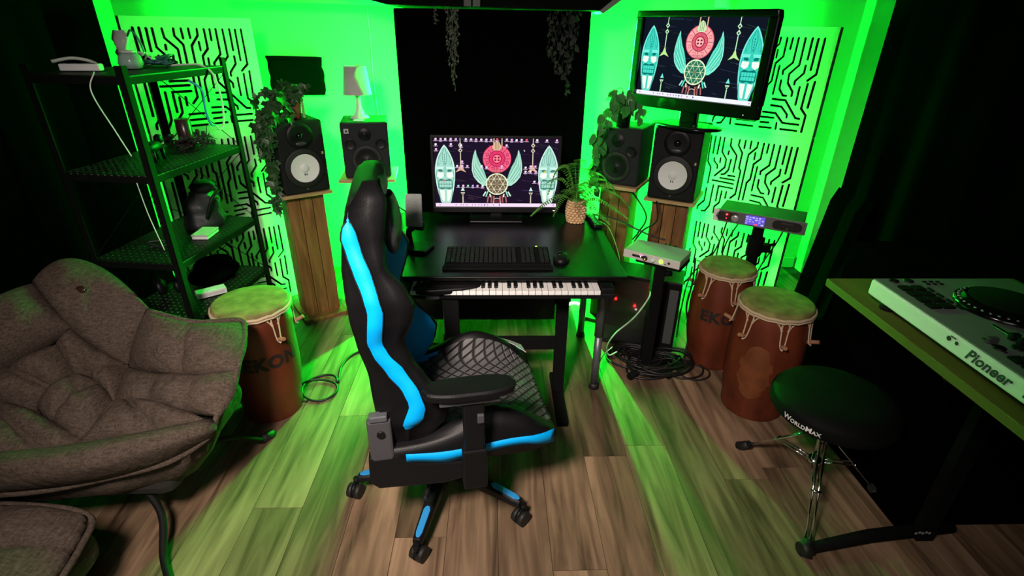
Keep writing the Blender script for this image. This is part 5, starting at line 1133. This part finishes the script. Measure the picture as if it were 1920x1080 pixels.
# ================================================================= DRUM STOOL
t = thing('drum_stool', 'round black padded drum stool on a chrome tripod at the right', 'stool', (1.182, 1.435, 0))
put('cushion', B().lathe([(0, .490), (.135, .487), (.182, .475), (.198, .457), (.202, .440), (.200, .420), (.18, .410), (0, .410)], 44), mat('stool_vinyl', (.0025, .0025, .0025), .7, spec=.12), t)
put('rim_band', B().lathe([(.2015, .453), (.204, .445), (.204, .421), (.200, .415)], 44), BLKM, t)
me = text_mesh('WorldMax', .027, .0003, res=3, bold=.0005, caps=True)
for v in me.vertices:
    q = R(-149)+v.co.x/.2045; z = .434+v.co.y; rr_ = .2046+v.co.z; v.co = (rr_*math.cos(q), rr_*math.sin(q), z)
put('rim_lettering', me, mat('print_white', (.75, .75, .75), .6), t)
put('pole', B().cyl((0, 0, .16), (0, 0, .412), .0125, n=16), CHROME, t); put('collar', B().cyl((0, 0, .30), (0, 0, .335), .022, n=16).cyl((0, 0, .385), (0, 0, .411), .03, n=16), CHROME, t)
put('wing_bolt', B().cyl((.02, 0, .318), (.05, -.01, .318), .005, n=8).ball((.055, -.012, .318), (.006, .012, .008), 8), CHROME, t)
put('lower_collar', B().cyl((0, 0, .165), (0, 0, .19), .022, n=16), CHROME, t)
for a in (117, 358, 244):
    c_, s_ = math.cos(R(a)), math.sin(R(a)); l_ = thing('x', '', '')if False else None
    b = B()
    for s in (-1, 1):
        ox, oy = -s_*s*.009, c_*s*.009
        b.tube([(c_*.02+ox, s_*.02+oy, .305), (c_*.27+ox, s_*.27+oy, .03)], .0042, 6)
    lg = put('leg', b, CHROME, t)
    b = B()
    for s in (-1, 1):
        ox, oy = -s_*s*.009, c_*s*.009; b.tube([(c_*.02+ox, s_*.02+oy, .175), (c_*.15+ox, s_*.15+oy, .165)], .004, 6)
    put('leg_brace', b, CHROME, lg); put('rivet', B().cyl((c_*.15-s_*.016, s_*.15+c_*.016, .165), (c_*.15+s_*.016, s_*.15-c_*.016, .165), .005, n=8), CHROME, lg)
    put('rubber_foot', B().cyl((c_*.255, s_*.255, .045), (c_*.295, s_*.295, .0), .016, .022, 12), RUBBER, lg)

# ================================================================= DECK TABLE AND CONTROLLER
TZ = .93
t = thing('deck_table', 'narrow plywood-edged table on black legs along the right side', 'table', (0, 0, 0))
put('table_top', B().box((1.30, .80, TZ-.012), (.585, 1.24, .024)), PLY, t, bevel=.002)
for x, y in ((1.50, 1.235), (1.50, .35)):
    put('leg', B().box((x, y, .45), (.06, .035, .88)), BLKM, t); put('cross_rail', B().box((1.34, y, .888), (.40, .03, .035)), BLKM, t)
put('foot_bar', B().tube([(1.06, 1.185, .022), (1.30, 1.225, .03), (1.62, 1.26, .03)], [.018, .022, .022], 10), BLKM, t)
put('foot_cap', B().cyl((1.035, 1.182, .024), (1.075, 1.188, .022), .024, n=14), RUBBER, t)
b = B(); [b.box((1.45+i*.012, 1.212, .055+.004*(i % 2)), (.007, .002, .008)) for i in range(5)]; put('foot_sticker', b, mat('sticker_grey', (.3, .3, .3), .6), t)
put('under_knob', B().ball((1.06, .98, .88), .012, 10), BLK, t)
dj = thing('turntable_controller', 'white two-deck controller with black jog wheels lying on the plywood table', 'controller', (1.022, .925, .958))
DW, DL, DH = .385, .68, .046
DJM = mat('controller_white', (.8, .82, .81), .42); DJT = mat('controller_top', (.15, .17, .16), .42)
put('body', B().box((DW/2, 0, DH/2-.001), (DW, DL, DH-.002)), DJM, dj, bevel=.006, seg=3)
put('top_plate', B().box((DW/2, 0, DH-.001), (DW-.008, DL-.008, .003)), DJT, dj, bevel=.001)
for y in (-.30, .30):
    for x in (.04, .34): put('rubber_foot', B().cyl((x, y, -.028), (x, y, 0), .020, n=18), RUBBER, dj)
for s in (1, -1):
    cy = s*.165
    j = put('jog_wheel', B().lathe([(.104, 0), (.104, .008), (.098, .012), (.09, .0125), (.086, .019), (.080, .0215), (.0, .0215)], 48, Matrix.Translation((.215, cy, DH))), GLOSS, dj)
    put('jog_plate', B().lathe([(.078, .0216), (.076, .0226), (0, .0226)], 48, Matrix.Translation((.215, cy, DH))), BLKM, j)
    b = B()
    for i in range(36):
        a = 2*math.pi*i/36; b.ball((.215+.094*math.cos(a), cy+.094*math.sin(a), DH+.011), .004, 6)
    put('jog_ridges', b, mat('jog_silver', (.35, .36, .36), .25, .5), j)
    for r_ in range(4):
        for c_ in range(2):
            put('pad', B().box((.042+c_*.034, cy+.125-r_*.032-.02, DH+.004), (.028, .026, .006)), BLKM, dj, bevel=.002)
    for r_ in range(4): put('mode_button', B().box((.104, cy+.118-r_*.032-.02, DH+.003), (.008, .020, .004)), BLK, dj, bevel=.001)
    for i, (x, y) in enumerate(((.045, .158), (.085, .158))): put('loop_button', B().lathe([(.012, 0), (.012, .004), (.008, .0045), (0, .003)], 16, Matrix.Translation((x, cy+y-.005, DH))), BLK, dj)
    for i in range(6): put('small_button', B().box((.125+.018*(i//2), cy+.148-.014*(i % 2), DH+.002), (.010, .007, .003)), BLK, dj, bevel=.001)
    put('pitch_slot', B().box((.33, cy-.10, DH+.001), (.10, .008, .002)), INK, dj); put('pitch_fader', B().box((.34, cy-.10, DH+.008), (.012, .022, .014)), BLK, dj, bevel=.002)
    for i in range(3): put('top_button', B().box((.35, cy+.02+i*.03, DH+.002), (.012, .016, .003)), BLK, dj, bevel=.001)
for y in (-.028, .028):
    for k in range(4): put('mixer_knob', B().lathe([(.0095, 0), (.0085, .016), (0, .017)], 16, Matrix.Translation((.17+k*.045, y, DH))), BLK, dj)
for y in (-.022, .0, .022): put('channel_fader', B().box((.105, y, DH+.009), (.020, .012, .016)), BLK, dj, bevel=.002)
put('crossfader_slot', B().box((.045, 0, DH+.001), (.006, .06, .002)), INK, dj); put('crossfader', B().box((.045, .01, DH+.008), (.022, .011, .015)), DGREY, dj, bevel=.002)
put('chrome_line', B().box((.115, .062, DH+.002), (.008, .05, .002)), CHROME, dj, bevel=.001)
for y, r_ in ((.060, .0058), (.038, .0044)): put('jack_socket', B().cyl((-.001, y, .028), (.002, y, .028), r_, n=14), INK, dj)
put('jack_icon', B().box((-.0008, .050, .036), (.001, .014, .003)), DGREY, dj)
me = text_mesh('Pioneer', .034, .0003, font_shear=.35, res=4, bold=.0010, space=1.02)
me.transform(Matrix.Translation((-.0006, -.045, .0225)) @ Matrix(((0, 0, -1, 0), (-1, 0, 0, 0), (0, 1, 0, 0), (0, 0, 0, 1))))
put('brand_lettering', me, mat('print_grey', (.03, .05, .045), .5), dj)
me = text_mesh('DJ', .030, .0003, font_shear=.2, res=4, bold=.0008)
me.transform(Matrix.Translation((-.0006, -.145, .0225)) @ Matrix(((0, 0, -1, 0), (-1, 0, 0, 0), (0, 1, 0, 0), (0, 0, 0, 1))))
put('brand_lettering', me, bpy.data.materials['print_grey'], dj)
